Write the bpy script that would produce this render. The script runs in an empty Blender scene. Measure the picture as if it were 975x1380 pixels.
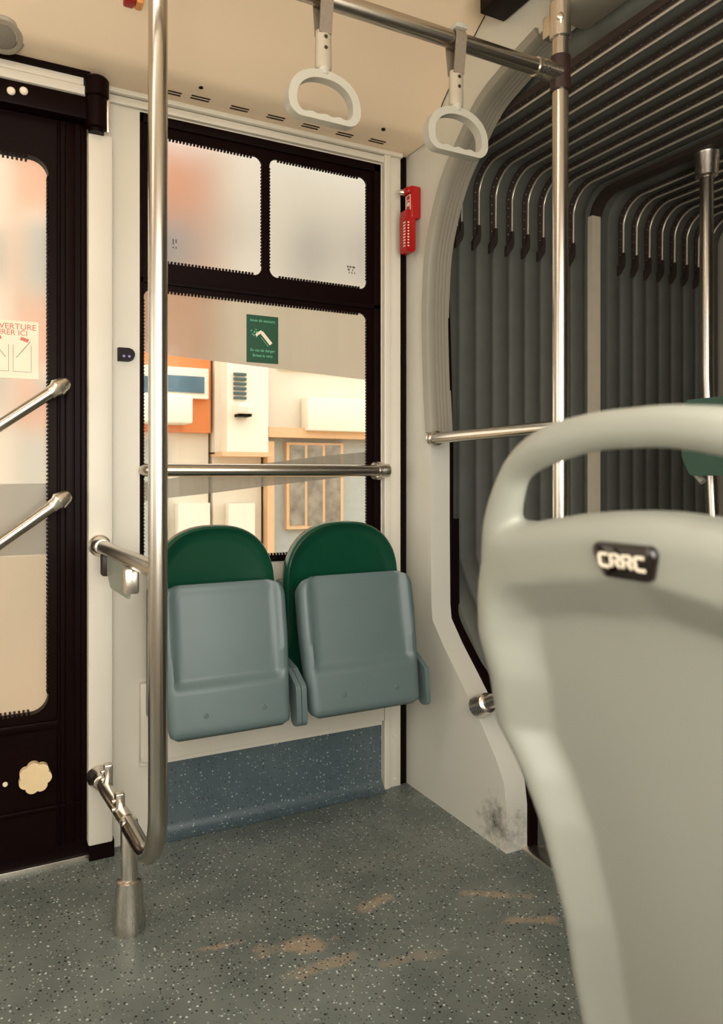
import bpy, bmesh, math, random
from mathutils import Vector, Matrix, geometry
R = math.radians
C = bpy.context.scene.collection
S = bpy.context.scene
rnd = random.Random(7)

# ------------------------------------------------------------------ camera
YAW, F, CX, CY, H = R(27.5), 1000.0, 487.5, 640.0, 1.15
cd = bpy.data.cameras.new('camera'); cam = bpy.data.objects.new('camera', cd); C.objects.link(cam)
cam.location = (0, 0, H); cam.rotation_euler = (R(90), 0, -YAW)
cd.sensor_fit = 'VERTICAL'; cd.sensor_height = 36.0; cd.lens = 36.0*F/1380.0
cd.shift_y = (CY-690.0)/1380.0
cd.clip_start = 0.02
cd.dof.use_dof = True; cd.dof.focus_distance = 2.5; cd.dof.aperture_fstop = 5.0
S.camera = cam
# ------------------------------------------------------------------ world, light, exposure
w = bpy.data.worlds.new('sky'); S.world = w; w.use_nodes = True
wn = w.node_tree.nodes; wl = w.node_tree.links; wn.clear()
wo = wn.new('ShaderNodeOutputWorld'); wb = wn.new('ShaderNodeBackground')
tc = wn.new('ShaderNodeTexCoord'); sx = wn.new('ShaderNodeSeparateXYZ'); rp = wn.new('ShaderNodeValToRGB')
wl.new(tc.outputs['Generated'], sx.inputs[0]); wl.new(sx.outputs['Z'], rp.inputs[0])
rp.color_ramp.elements[0].position = 0.0; rp.color_ramp.elements[0].color = (1.0, .93, .83, 1)
rp.color_ramp.elements[1].position = 0.6; rp.color_ramp.elements[1].color = (.97, .96, .92, 1)
wl.new(rp.outputs[0], wb.inputs['Color']); wb.inputs['Strength'].default_value = 2.7
wl.new(wb.outputs[0], wo.inputs[0])
def area(name, loc, rot, sx_, sy_, power, col):
    l = bpy.data.lights.new(name, 'AREA'); l.shape = 'RECTANGLE'; l.size = sx_; l.size_y = sy_
    l.energy = power; l.color = col
    o = bpy.data.objects.new(name, l); C.objects.link(o); o.location = loc; o.rotation_euler = rot
    return o
# daylight coming in through the bus windows behind and beside the viewer
area('daylight_side', (0.35, -0.34, 1.45), (R(90), 0, 0), 1.8, 1.2, 46, (1, .97, .90))
area('daylight_front', (-3.6, 1.15, 1.5), (R(90), 0, R(-90)), 2.0, 1.6, 10, (1, .96, .89))
# added overhead fill under the ceiling, out of view, to light the car from above
area('overhead_fill', (-1.1, 1.0, 2.66), (0, 0, 0), 3.0, .5, 19, (1, .95, .87))
S.view_settings.view_transform = 'Standard'; S.view_settings.look = 'None'
S.view_settings.gamma = 1.0; S.view_settings.use_curve_mapping = False
S.view_settings.exposure = -0.12

# ------------------------------------------------------------------ helpers
def ray(u, v):
    a = (u-CX)/F; b = (CY-v)/F; s, c = math.sin(YAW), math.cos(YAW)
    return Vector((s+c*a, c-s*a, b))
def W(u, v, X=None, Y=None, Z=None):
    d = ray(u, v)
    t = X/d.x if X is not None else (Y/d.y if Y is not None else (Z-H)/d.z)
    return Vector((0, 0, H)) + d*t
def lin(r, g, b):
    f = lambda c: (c/255)/12.92 if c/255 <= .04045 else ((c/255+.055)/1.055)**2.4
    return (f(r), f(g), f(b), 1)
LOC = {}
def empty(name, loc, rz=0):
    o = bpy.data.objects.new(name, None); C.objects.link(o); o.location = loc; o.rotation_euler = (0, 0, rz)
    o.empty_display_size = .05
    LOC[o.name] = Vector(loc); return o
def tag(o, label, cat, group=None):
    o['label'] = label; o['category'] = cat
    if group: o['group'] = group
    return o
def thing(name, label, cat, loc, group=None):
    return tag(empty(name, loc), label, cat, group)
def part(name, bm, mat, parent=None, ang=35, local=False, origin=None):
    """link the bmesh as ONE mesh object; bm is in world coordinates unless local"""
    bmesh.ops.recalc_face_normals(bm, faces=bm.faces)
    for f in bm.faces: f.smooth = True
    for e in bm.edges:
        e.smooth = len(e.link_faces) == 2 and e.calc_face_angle(3.2) < R(ang)
    off = Vector((0, 0, 0))
    if parent is not None and not local: off = LOC.get(parent.name, Vector((0, 0, 0)))
    elif origin is not None: off = Vector(origin)
    if off.length > 0: bmesh.ops.translate(bm, verts=bm.verts, vec=-off)
    me = bpy.data.meshes.new(name); bm.to_mesh(me); bm.free()
    for m in (mat if isinstance(mat, (list, tuple)) else [mat]): me.materials.append(m)
    o = bpy.data.objects.new(name, me); C.objects.link(o)
    if parent is not None:
        o.parent = parent; LOC[o.name] = off
    else:
        if origin is not None: o.location = origin
        LOC[o.name] = off
    return o
def struct(name, bm, mat, ang=35):
    o = part(name, bm, mat, None, ang); o['kind'] = 'structure'; return o
def NB(): return bmesh.new()
def box(bm, x0, x1, y0, y1, z0, z1, bev=0, seg=2, mi=0):
    vs = [bm.verts.new((x, y, z)) for x in (x0, x1) for y in (y0, y1) for z in (z0, z1)]
    fs = [(0,1,3,2),(4,6,7,5),(0,4,5,1),(2,3,7,6),(0,2,6,4),(1,5,7,3)]
    faces = [bm.faces.new([vs[i] for i in f]) for f in fs]
    for f in faces: f.material_index = mi
    if bev > 0:
        es = list({e for f in faces for e in f.edges})
        r = bmesh.ops.bevel(bm, geom=es, offset=bev, segments=seg, affect='EDGES', profile=.5)
        for f in r['faces']: f.material_index = mi
    return bm
def obox(bm, c, ax, ay, az, hx, hy, hz, bev=0, mi=0):
    """oriented box: centre, three unit axes, half sizes"""
    b2 = NB(); box(b2, -hx, hx, -hy, hy, -hz, hz, bev)
    m = Matrix((ax, ay, az)).transposed().to_4x4(); m.translation = c
    merge(bm, b2, m, mi)
def merge(bm, b2, m=None, mi=None):
    if m is not None: bmesh.ops.transform(b2, matrix=m, verts=b2.verts)
    mp = {v: bm.verts.new(v.co) for v in b2.verts}
    for f in b2.faces:
        try:
            g = bm.faces.new([mp[v] for v in f.verts]); g.material_index = f.material_index if mi is None else mi
        except ValueError: pass
    b2.free()
def tube(bm, pts, r, seg=18, caps=True, closed=False, mi=0, flat=None, up=None):
    pts = [Vector(p) for p in pts]; n = len(pts)
    rs = r if isinstance(r, (list, tuple)) else [r]*n
    T = []
    for i in range(n):
        a = pts[(i-1) % n] if (closed or i > 0) else pts[i]
        b = pts[(i+1) % n] if (closed or i < n-1) else pts[i]
        T.append((b-a).normalized())
    nrm = Vector(up) if up is not None else T[0].orthogonal()
    rings = []
    for i in range(n):
        nrm = (nrm - T[i]*nrm.dot(T[i]))
        nrm = nrm.normalized() if nrm.length > 1e-6 else T[i].orthogonal().normalized()
        bi = T[i].cross(nrm)
        k1, k2 = (1, 1) if flat is None else flat
        rings.append([bm.verts.new(pts[i] + (nrm*math.cos(2*math.pi*j/seg)*k1 + bi*math.sin(2*math.pi*j/seg)*k2)*rs[i]) for j in range(seg)])
    m = n if closed else n-1
    for i in range(m):
        A, B = rings[i], rings[(i+1) % n]
        for j in range(seg):
            f = bm.faces.new((A[j], A[(j+1) % seg], B[(j+1) % seg], B[j])); f.material_index = mi
    if caps and not closed:
        f = bm.faces.new(rings[0][::-1]); f.material_index = mi
        f = bm.faces.new(rings[-1]); f.material_index = mi
    return bm
def fillet(pts, r, n=8):
    pts = [Vector(p) for p in pts]; out = [pts[0]]
    for i in range(1, len(pts)-1):
        a, b, c = pts[i-1], pts[i], pts[i+1]
        d1 = (a-b).normalized(); d2 = (c-b).normalized(); th = d1.angle(d2)
        rr = r[i-1] if isinstance(r, (list, tuple)) else r
        if th > math.pi-1e-3 or rr <= 0: out.append(b); continue
        t = min(rr/math.tan(th/2), (a-b).length*.49, (c-b).length*.49)
        p, q = b+d1*t, b+d2*t
        rr = t*math.tan(th/2)
        cen = b + (d1+d2).normalized()*(rr/math.sin(th/2))
        v0, v1 = p-cen, q-cen; tot = v0.angle(v1); ax = v0.cross(v1).normalized()
        for k in range(n+1):
            out.append(cen + Matrix.Rotation(tot*k/n, 3, ax) @ v0)
    out.append(pts[-1]); return out
def lathe(bm, base, axis, prof, seg=24, mi=0):
    base = Vector(base); axis = Vector(axis).normalized(); u = axis.orthogonal().normalized(); v = axis.cross(u)
    rings = []
    for r, h in prof:
        c = base + axis*h
        rings.append([bm.verts.new(c + (u*math.cos(2*math.pi*j/seg)+v*math.sin(2*math.pi*j/seg))*max(r, 1e-4)) for j in range(seg)])
    for A, B in zip(rings, rings[1:]):
        for j in range(seg):
            f = bm.faces.new((A[j], A[(j+1) % seg], B[(j+1) % seg], B[j])); f.material_index = mi
    f = bm.faces.new(rings[0][::-1]); f.material_index = mi
    f = bm.faces.new(rings[-1]); f.material_index = mi
    return bm
def plate(bm, outer, holes, fa, fb, mi=0):
    """solid plate: 2D outline with holes; fa(p), fb(p) map a 2D point to the front and the back"""
    loops = [[Vector((p[0], p[1], 0)) for p in lp] for lp in [outer]+list(holes)]
    tris = geometry.tessellate_polygon(loops)
    flat = [p for lp in loops for p in lp]
    va = [bm.verts.new(fa(p)) for p in flat]; vb = [bm.verts.new(fb(p)) for p in flat]
    for t in tris:
        try:
            f = bm.faces.new([va[i] for i in t]); f.material_index = mi
            f = bm.faces.new([vb[i] for i in reversed(t)]); f.material_index = mi
        except ValueError: pass
    k = 0
    for lp in loops:
        n = len(lp)
        for i in range(n):
            j = (i+1) % n
            f = bm.faces.new((va[k+i], va[k+j], vb[k+j], vb[k+i])); f.material_index = mi
        k += n
    return bm
def XZ(y): return lambda p: Vector((p[0], y, p[1]))
def YZ(x): return lambda p: Vector((x, p[0], p[1]))
def XY(z): return lambda p: Vector((p[0], p[1], z))
def rrect(x0, x1, z0, z1, r, n=6):
    out = []
    for cx, cz, a0 in ((x1-r, z1-r, 0), (x0+r, z1-r, 90), (x0+r, z0+r, 180), (x1-r, z0+r, 270)):
        for k in range(n+1):
            a = R(a0+90*k/n); out.append((cx+r*math.cos(a), cz+r*math.sin(a)))
    return out
def serrated(x0, x1, z0, z1, r, pitch=.011, ln=.008, lns=.003):
    """rounded window opening with the comb edge of the black print"""
    out = []
    def teeth(a, b, inward, L):
        a = Vector(a); b = Vector(b); d = (b-a); n = max(1, int(d.length/pitch)); d = d/n; iv = Vector(inward)*L
        for k in range(n):
            out.append(tuple(a+d*k)); out.append(tuple(a+d*(k+.5)))
            out.append(tuple(a+d*(k+.5)+iv)); out.append(tuple(a+d*(k+.98)+iv))
    def arc(cx, cz, a0):
        for k in range(7):
            a = R(a0+90*k/6); out.append((cx+r*math.cos(a), cz+r*math.sin(a)))
    arc(x1-r, z1-r, 0); teeth((x1-r, z1), (x0+r, z1), (0, -1), ln)
    arc(x0+r, z1-r, 90); teeth((x0, z1-r), (x0, z0+r), (1, 0), lns)
    arc(x0+r, z0+r, 180); teeth((x0+r, z0), (x1-r, z0), (0, 1), ln)
    arc(x1-r, z0+r, 270); teeth((x1, z0+r), (x1, z1-r), (-1, 0), lns)
    return out
def text_bm(txt, size, m, depth=.0004, spacing=1.0, align='CENTER', bold=0.0):
    cu = bpy.data.curves.new('t', 'FONT'); cu.body = txt; cu.size = size; cu.extrude = depth
    cu.align_x = align; cu.align_y = 'CENTER'; cu.space_character = spacing; cu.offset = bold
    o = bpy.data.objects.new('t', cu); C.objects.link(o)
    dg = bpy.context.evaluated_depsgraph_get(); dg.update()
    me = bpy.data.meshes.new_from_object(o.evaluated_get(dg))
    bm = NB(); bm.from_mesh(me); bmesh.ops.transform(bm, matrix=m, verts=bm.verts)
    bpy.data.objects.remove(o); bpy.data.curves.remove(cu); bpy.data.meshes.remove(me)
    return bm
def basis(c, ax, ay, az):
    m = Matrix((Vector(ax).normalized(), Vector(ay).normalized(), Vector(az).normalized())).transposed().to_4x4()
    m.translation = Vector(c); return m
def dup_tree(o, loc, label=None):
    r = o.copy(); C.objects.link(r); r.location = loc
    if label: r['label'] = label
    for ch in list(o.children):
        c = ch.copy(); C.objects.link(c); c.parent = r
        for g in list(ch.children):
            d = g.copy(); C.objects.link(d); d.parent = c
    return r

# ------------------------------------------------------------------ materials
def nodes(name):
    m = bpy.data.materials.new(name); m.use_nodes = True
    nt = m.node_tree; return m, nt, nt.nodes['Principled BSDF']
def pm(name, col, rough=.5, metal=0, var=.04, scale=18, bump=0, bscale=300, coat=0, spec=.5):
    m, nt, b = nodes(name)
    b.inputs['Roughness'].default_value = rough; b.inputs['Metallic'].default_value = metal
    b.inputs['Coat Weight'].default_value = coat; b.inputs['Specular IOR Level'].default_value = spec
    t = nt.nodes.new('ShaderNodeTexCoord'); n = nt.nodes.new('ShaderNodeTexNoise'); n.inputs['Scale'].default_value = scale
    n.inputs['Detail'].default_value = 4
    nt.links.new(t.outputs['Object'], n.inputs['Vector'])
    r = nt.nodes.new('ShaderNodeValToRGB')
    r.color_ramp.elements[0].position = .3; r.color_ramp.elements[1].position = .7
    r.color_ramp.elements[0].color = tuple(c*(1-var) for c in col[:3])+(1,)
    r.color_ramp.elements[1].color = tuple(min(1, c*(1+var)) for c in col[:3])+(1,)
    nt.links.new(n.outputs['Fac'], r.inputs[0]); nt.links.new(r.outputs[0], b.inputs['Base Color'])
    if bump:
        n2 = nt.nodes.new('ShaderNodeTexNoise'); n2.inputs['Scale'].default_value = bscale
        nt.links.new(t.outputs['Object'], n2.inputs['Vector'])
        bp = nt.nodes.new('ShaderNodeBump'); bp.inputs['Strength'].default_value = bump; bp.inputs['Distance'].default_value = .002
        nt.links.new(n2.outputs['Fac'], bp.inputs['Height']); nt.links.new(bp.outputs[0], b.inputs['Normal'])
    return m
def speckle(name, base, base2, stains=False, amt=1.0):
    m, nt, b = nodes(name); L = nt.links
    b.inputs['Roughness'].default_value = .42
    t = nt.nodes.new('ShaderNodeTexCoord')
    def N(k, **kw):
        n = nt.nodes.new(k)
        for a, v in kw.items():
            if a in n.inputs: n.inputs[a].default_value = v
        return n
    n = N('ShaderNodeTexNoise', Scale=5.0, Detail=5.0); L.new(t.outputs['Object'], n.inputs['Vector'])
    r = nt.nodes.new('ShaderNodeValToRGB'); r.color_ramp.elements[0].color = base; r.color_ramp.elements[1].color = base2
    r.color_ramp.elements[0].position = .35; r.color_ramp.elements[1].position = .68
    L.new(n.outputs['Fac'], r.inputs[0]); cur = r.outputs[0]
    def mixc(fac, col, cur):
        x = nt.nodes.new('ShaderNodeMix'); x.data_type = 'RGBA'
        L.new(fac, x.inputs[0]); L.new(cur, x.inputs[6]); x.inputs[7].default_value = col
        return x.outputs[2]
    if stains:
        # dried mud smears, each where it lies on the floor
        pos = t.outputs['Object']
        n2 = N('ShaderNodeTexNoise', Scale=16.0, Detail=8.0, Roughness=.65); L.new(pos, n2.inputs['Vector'])
        for (sx_, sy_, rx, ry, rot, k) in stains:
            mp = nt.nodes.new('ShaderNodeMapping'); mp.vector_type = 'TEXTURE'
            mp.inputs['Location'].default_value = (sx_, sy_, 0); mp.inputs['Rotation'].default_value = (0, 0, R(rot))
            mp.inputs['Scale'].default_value = (rx, ry, 1)
            L.new(pos, mp.inputs[0])
            ln = nt.nodes.new('ShaderNodeVectorMath'); ln.operation = 'LENGTH'; L.new(mp.outputs[0], ln.inputs[0])
            mr = nt.nodes.new('ShaderNodeMapRange'); L.new(ln.outputs['Value'], mr.inputs[0])
            mr.inputs[1].default_value = .1; mr.inputs[2].default_value = 1; mr.inputs[3].default_value = .32; mr.inputs[4].default_value = -.25
            ad = nt.nodes.new('ShaderNodeMath'); ad.operation = 'ADD'; L.new(mr.outputs[0], ad.inputs[0]); L.new(n2.outputs['Fac'], ad.inputs[1])
            m2 = nt.nodes.new('ShaderNodeMapRange'); L.new(ad.outputs[0], m2.inputs[0])
            m2.inputs[1].default_value = .56; m2.inputs[2].default_value = .76; m2.inputs[3].default_value = 0; m2.inputs[4].default_value = k
            cur = mixc(m2.outputs[0], lin(160, 140, 115), cur)
    for sc, thr, keep, col in ((75, .20, .62, lin(190, 200, 190)), (68, .22, .55, lin(26, 26, 26)), (120, .24, .60, lin(45, 45, 42)), (110, .2, .66, lin(170, 178, 168))):
        v = N('ShaderNodeTexVoronoi', Scale=sc); L.new(t.outputs['Object'], v.inputs['Vector'])
        lt = nt.nodes.new('ShaderNodeMath'); lt.operation = 'LESS_THAN'; L.new(v.outputs['Distance'], lt.inputs[0]); lt.inputs[1].default_value = thr
        sp = nt.nodes.new('ShaderNodeSeparateColor'); L.new(v.outputs['Color'], sp.inputs[0])
        gt = nt.nodes.new('ShaderNodeMath'); gt.operation = 'GREATER_THAN'; L.new(sp.outputs[0], gt.inputs[0]); gt.inputs[1].default_value = keep
        mu = nt.nodes.new('ShaderNodeMath'); mu.operation = 'MULTIPLY'; L.new(lt.outputs[0], mu.inputs[0]); L.new(gt.outputs[0], mu.inputs[1])
        m3 = nt.nodes.new('ShaderNodeMath'); m3.operation = 'MULTIPLY'; L.new(mu.outputs[0], m3.inputs[0]); m3.inputs[1].default_value = amt
        cur = mixc(m3.outputs[0], col, cur)
    L.new(cur, b.inputs['Base Color'])
    return m
def steel(name, col=(.54, .49, .42, 1), rough=.24):
    m, nt, b = nodes(name)
    b.inputs['Metallic'].default_value = 1; b.inputs['Base Color'].default_value = col
    t = nt.nodes.new('ShaderNodeTexCoord'); mp = nt.nodes.new('ShaderNodeMapping'); mp.inputs['Scale'].default_value = (400, 400, 6)
    n = nt.nodes.new('ShaderNodeTexNoise'); n.inputs['Scale'].default_value = 1
    mr = nt.nodes.new('ShaderNodeMapRange'); mr.inputs[3].default_value = rough-.02; mr.inputs[4].default_value = rough+.04
    nt.links.new(t.outputs['Object'], mp.inputs[0]); nt.links.new(mp.outputs[0], n.inputs['Vector'])
    nt.links.new(n.outputs['Fac'], mr.inputs[0]); nt.links.new(mr.outputs[0], b.inputs['Roughness'])
    return m
def glassy(name, clear=1.0, tint=(.93, .92, .88, 1), haze=0, blur=0, hazecol=(.8, .78, .72, 1), ior=1.12):
    """window pane: clear share passes straight, blur share scatters softly, haze share is a milky film"""
    m = bpy.data.materials.new(name); m.use_nodes = True; nt = m.node_tree; nt.nodes.clear(); L = nt.links
    o = nt.nodes.new('ShaderNodeOutputMaterial')
    tr = nt.nodes.new('ShaderNodeBsdfTransparent'); tr.inputs[0].default_value = tint
    cur = tr.outputs[0]
    def mix(a, b_, f):
        x = nt.nodes.new('ShaderNodeMixShader'); L.new(a, x.inputs[1]); L.new(b_, x.inputs[2])
        if isinstance(f, float): x.inputs[0].default_value = f
        else: L.new(f, x.inputs[0])
        return x.outputs[0]
    if blur > 0:
        rf = nt.nodes.new('ShaderNodeBsdfRefraction'); rf.inputs['Color'].default_value = tint
        rf.inputs['Roughness'].default_value = .55; rf.inputs['IOR'].default_value = ior
        cur = mix(cur, rf.outputs[0], float(blur))
    if haze > 0:
        tl = nt.nodes.new('ShaderNodeBsdfTranslucent'); tl.inputs[0].default_value = hazecol
        df = nt.nodes.new('ShaderNodeBsdfDiffuse'); df.inputs[0].default_value = hazecol
        hz = mix(tl.outputs[0], df.outputs[0], .5)
        t = nt.nodes.new('ShaderNodeTexCoord'); mp = nt.nodes.new('ShaderNodeMapping'); mp.inputs['Scale'].default_value = (60, 60, 2)
        n = nt.nodes.new('ShaderNodeTexNoise'); n.inputs['Scale'].default_value = 1; n.inputs['Detail'].default_value = 3
        mr = nt.nodes.new('ShaderNodeMapRange'); mr.inputs[1].default_value = .3; mr.inputs[2].default_value = .7
        mr.inputs[3].default_value = haze*.9; mr.inputs[4].default_value = min(1, haze*1.1)
        L.new(t.outputs['Object'], mp.inputs[0]); L.new(mp.outputs[0], n.inputs['Vector']); L.new(n.outputs['Fac'], mr.inputs[0])
        cur = mix(cur, hz, mr.outputs[0])
    gl = nt.nodes.new('ShaderNodeBsdfGlossy'); gl.inputs['Roughness'].default_value = .03
    lw = nt.nodes.new('ShaderNodeLayerWeight'); lw.inputs[0].default_value = .12
    cur = mix(cur, gl.outputs[0], lw.outputs['Fresnel'])
    L.new(cur, o.inputs[0]); return m

M = {}
M['white'] = pm('white panel', lin(215, 208, 192), .38, var=.02, scale=3, spec=.4)
M['ceiling'] = pm('ceiling panel', lin(226, 204, 174), .55, var=.015, scale=3)
M['trimgrey'] = pm('grey trim', lin(142, 136, 121), .5, var=.03)
M['black'] = pm('black frame', lin(17, 4, 3), .42, var=.1, spec=.07)
M['rubber'] = pm('black rubber', lin(16, 5, 4), .6, var=.1, spec=.07)
M['dark'] = pm('dark brown metal', lin(44, 26, 22), .45, var=.15)
M['steel'] = steel('brushed steel')
M['steel2'] = steel('polished steel', (.70, .64, .56, 1), .26)
M['alu'] = steel('aluminium', (.80, .74, .64, 1), .28)
M['seatgrey'] = pm('grey seat plastic', lin(140, 140, 128), .42, var=.02, scale=6, bump=.06, bscale=500)
M['jump'] = pm('blue grey plastic', lin(90, 106, 105), .42, var=.03, scale=10, bump=.05, bscale=600)
M['green'] = pm('dark green plastic', lin(9, 62, 42), .24, var=.05, scale=12)
M['strap'] = pm('grey strap webbing', lin(120, 108, 92), .75, var=.1, scale=200, bump=.3, bscale=900)
M['sleeve'] = pm('grey sleeve', lin(160, 148, 128), .5)
M['grip'] = pm('grip plastic', lin(164, 160, 146), .28, var=.02, coat=.2)
M['red'] = pm('red plastic', lin(165, 10, 8), .3, var=.05)
M['print_white'] = pm('white print', lin(235, 220, 200), .5)
M['print_green'] = pm('green sticker', lin(8, 70, 42), .5)
M['print_mint'] = pm('pale green print', lin(110, 190, 150), .5)
M['print_red'] = pm('red print', lin(208, 100, 80), .5)
M['print_black'] = pm('black print', lin(25, 18, 16), .5)
M['badge'] = pm('glossy black', lin(20, 9, 8), .12, var=.05, coat=.6)
M['badge_text'] = pm('cream lettering', lin(240, 226, 200), .35)
M['floor'] = speckle('speckled vinyl', lin(94, 100, 95), lin(116, 121, 112),
    [(W(u, v, Z=0).x, W(u, v, Z=0).y, rx, ry, rot, k) for u, v, rx, ry, rot, k in ((508, 1217, .16, .05, 8, .75), (405, 1275, .22, .07, -12, .8), (290, 1276, .12, .035, -10, .8), (660, 1205, .20, .04, -32, .8), (722, 1240, .16, .05, -32, .7), (440, 1300, .2, .05, 0, .6), (560, 1290, .2, .05, -10, .35))])
M['kick'] = speckle('speckled blue vinyl', lin(70, 84, 89), lin(82, 94, 97), amt=.55)
M['turn'] = pm('turntable plate', lin(92, 84, 76), .5, var=.15, scale=30)
M['fabric'] = pm('bellows fabric', lin(82, 83, 76), .7, var=.08, scale=14, bump=.1, bscale=400)
M['post'] = pm('light post', lin(196, 184, 162), .35)
M['ribalu'] = pm('rib aluminium', (.78, .70, .58), .32, metal=.75, var=.02)
M['clip'] = pm('clamp plastic', lin(47, 36, 31), .5, var=.1)
M['cream'] = pm('cream plastic', lin(232, 206, 160), .4)
M['plateglass'] = pm('grey green plate', lin(150, 156, 140), .3)
M['glass'] = glassy('clear window glass', tint=(.94, .93, .90, 1))
M['frost'] = glassy('milky window glass', tint=(.74, .745, .74, 1), blur=.97, haze=.13, hazecol=(.75, .74, .70, 1), ior=1.09)
M['band'] = glassy('grey film', tint=(.84, .82, .78, 1), blur=.85, haze=.45, hazecol=(.60, .57, .52, 1), ior=1.06)
M['swoosh'] = glassy('grey swoosh film', tint=(.68, .67, .64, 1), haze=.40, hazecol=(.50, .48, .44, 1))
M['doorglass'] = glassy('door glass', tint=(.88, .85, .80, 1), blur=.9, haze=.34, hazecol=(.82, .79, .72, 1), ior=1.04)
M['lens'] = pm('dark lens', lin(30, 18, 26), .5, spec=.15)
M['lampgrey'] = pm('lamp ring', lin(150, 140, 122), .4)
M['lampglass'] = pm('lamp cover', lin(126, 118, 106), .3)
M['amber'] = pm('amber lens', lin(225, 150, 80), .25)

# partition dirt
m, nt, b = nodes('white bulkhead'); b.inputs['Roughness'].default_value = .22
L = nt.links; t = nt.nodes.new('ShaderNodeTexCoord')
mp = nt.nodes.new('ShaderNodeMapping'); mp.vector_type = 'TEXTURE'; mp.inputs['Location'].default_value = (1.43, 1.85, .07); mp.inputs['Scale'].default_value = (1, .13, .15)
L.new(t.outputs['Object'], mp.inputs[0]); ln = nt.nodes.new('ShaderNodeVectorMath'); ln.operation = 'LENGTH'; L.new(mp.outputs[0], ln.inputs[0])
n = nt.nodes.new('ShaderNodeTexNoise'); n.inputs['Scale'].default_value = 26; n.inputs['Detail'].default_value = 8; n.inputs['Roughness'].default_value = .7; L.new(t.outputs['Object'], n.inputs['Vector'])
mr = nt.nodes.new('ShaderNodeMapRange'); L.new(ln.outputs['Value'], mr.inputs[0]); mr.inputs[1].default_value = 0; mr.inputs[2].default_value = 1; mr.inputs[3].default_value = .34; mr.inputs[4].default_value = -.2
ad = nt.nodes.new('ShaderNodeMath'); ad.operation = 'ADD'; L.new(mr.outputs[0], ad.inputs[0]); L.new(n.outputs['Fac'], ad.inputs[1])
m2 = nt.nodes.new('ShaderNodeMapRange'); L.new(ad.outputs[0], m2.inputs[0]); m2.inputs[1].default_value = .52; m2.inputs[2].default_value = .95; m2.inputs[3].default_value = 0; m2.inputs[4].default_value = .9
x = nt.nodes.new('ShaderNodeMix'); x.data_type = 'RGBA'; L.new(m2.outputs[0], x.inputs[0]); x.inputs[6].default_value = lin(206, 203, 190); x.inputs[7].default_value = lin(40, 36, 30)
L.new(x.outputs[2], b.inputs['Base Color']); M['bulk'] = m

# outside
M['orange'] = pm('orange render', lin(226, 140, 84), .8, var=.05, scale=2)
M['creamwall'] = pm('cream render', lin(244, 236, 220), .8, var=.03, scale=2)
M['beigewall'] = pm('beige render', lin(226, 218, 202), .8, var=.05, scale=2)
M['peach'] = pm('peach trim', lin(226, 188, 148), .8, var=.04)
M['bluewall'] = pm('grey blue render', lin(176, 182, 178), .8, var=.05)
M['bluepane'] = pm('blue pane', lin(70, 104, 122), .2, var=.2, scale=5)
M['darkpane'] = pm('shop pane', lin(138, 132, 118), .2, var=.4, scale=7)
M['louver'] = pm('dark louvre', lin(70, 92, 90), .5)
M['road'] = pm('asphalt', lin(196, 172, 140), .9, var=.1, scale=3)
M['paving'] = pm('paving', lin(170, 160, 144), .9, var=.08)

YM = 1.12                       # centre line of the bus
def mir(y): return 2*YM-y
YW = 2.385                      # inner face of the window-side wall
# ------------------------------------------------------------------ setting: floor, ceiling, walls
bm = NB(); box(bm, -3.6, 1.489, -.25, YW+.02, -.05, 0); struct('floor', bm, M['floor'])
bm = NB(); box(bm, 1.555, 5.2, -.3, 2.42, -.06, -.012); struct('floor_turntable', bm, M['turn'])
bm = NB(); box(bm, 1.488, 1.542, -.1, 1.845, -.02, .006, .003); struct('trim_1', bm, M['alu'])
# ceiling: soffit, cove, flat
half = [(2.45, 2.335), (2.235, 2.335), (2.20, 2.355), (2.137, 2.43), (2.02, 2.525), (1.88, 2.61), (1.74, 2.655), (1.6, 2.67)]
prof = half + [(mir(y), z) for y, z in reversed(half)]
outer = prof + [(mir(2.45), 2.78), (2.45, 2.78)]
bm = NB(); plate(bm, outer, [], YZ(-3.6), YZ(1.4255)); struct('ceiling', bm, M['ceiling'], 40)
# wall on the window side, with the window and the doorway cut out
DX0, DX1 = -1.02, .30
wx0, wx1, wz0, wz1 = .457, 1.319, .855, 2.287
outer = [(-3.6, 0), (-1.05, 0), (-1.05, 2.30), (.30, 2.30), (.30, 0), (1.40, 0), (1.40, 2.34), (-3.6, 2.34)]
bm = NB(); plate(bm, outer, [[(wx0, wz0), (wx1, wz0), (wx1, wz1), (wx0, wz1)]], XZ(YW), XZ(YW+.07)); struct('wall_left', bm, M['white'])
# kick panel with a coved foot
pf = [(YW-.004, .235), (YW-.004, .04), (YW-.012, .016), (YW-.03, .004), (YW-.05, .001), (YW, .001), (YW, .235)]
bm = NB(); plate(bm, pf, [], YZ(.50), YZ(1.322)); struct('baseboard_left', bm, M['kick'], 60)
# white rail above it with a folded lip
bm = NB(); box(bm, .455, 1.322, YW-.028, YW, .255, .50, .004); box(bm, .455, 1.322, YW-.012, YW, .236, .256, .003)
struct('trim_2', bm, M['white'])
# post between window and bulkhead
bm = NB(); box(bm, 1.326, 1.352, YW-.022, YW, 0.0, 2.335, .003); box(bm, 1.350, 1.398, YW-.014, YW, 0.0, 2.335, .003)
for z in (.17, .01): lathe(bm, (1.372, YW-.014, z+.02), (0, -1, 0), [(.0085, 0), (.0085, .002), (.006, .004)], 14)
struct('trim_3', bm, M['white'])
bm = NB(); box(bm, 1.398, 1.428, YW-.004, YW+.03, .0, 2.335); struct('trim_4', bm, M['rubber'])
# rails above the window
bm = NB(); box(bm, .34, 1.345, YW-.016, YW, 2.293, 2.317, .003); box(bm, .30, 1.40, YW-.030, YW, 2.319, 2.335, .004)
struct('trim_5', bm, M['white'])
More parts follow.
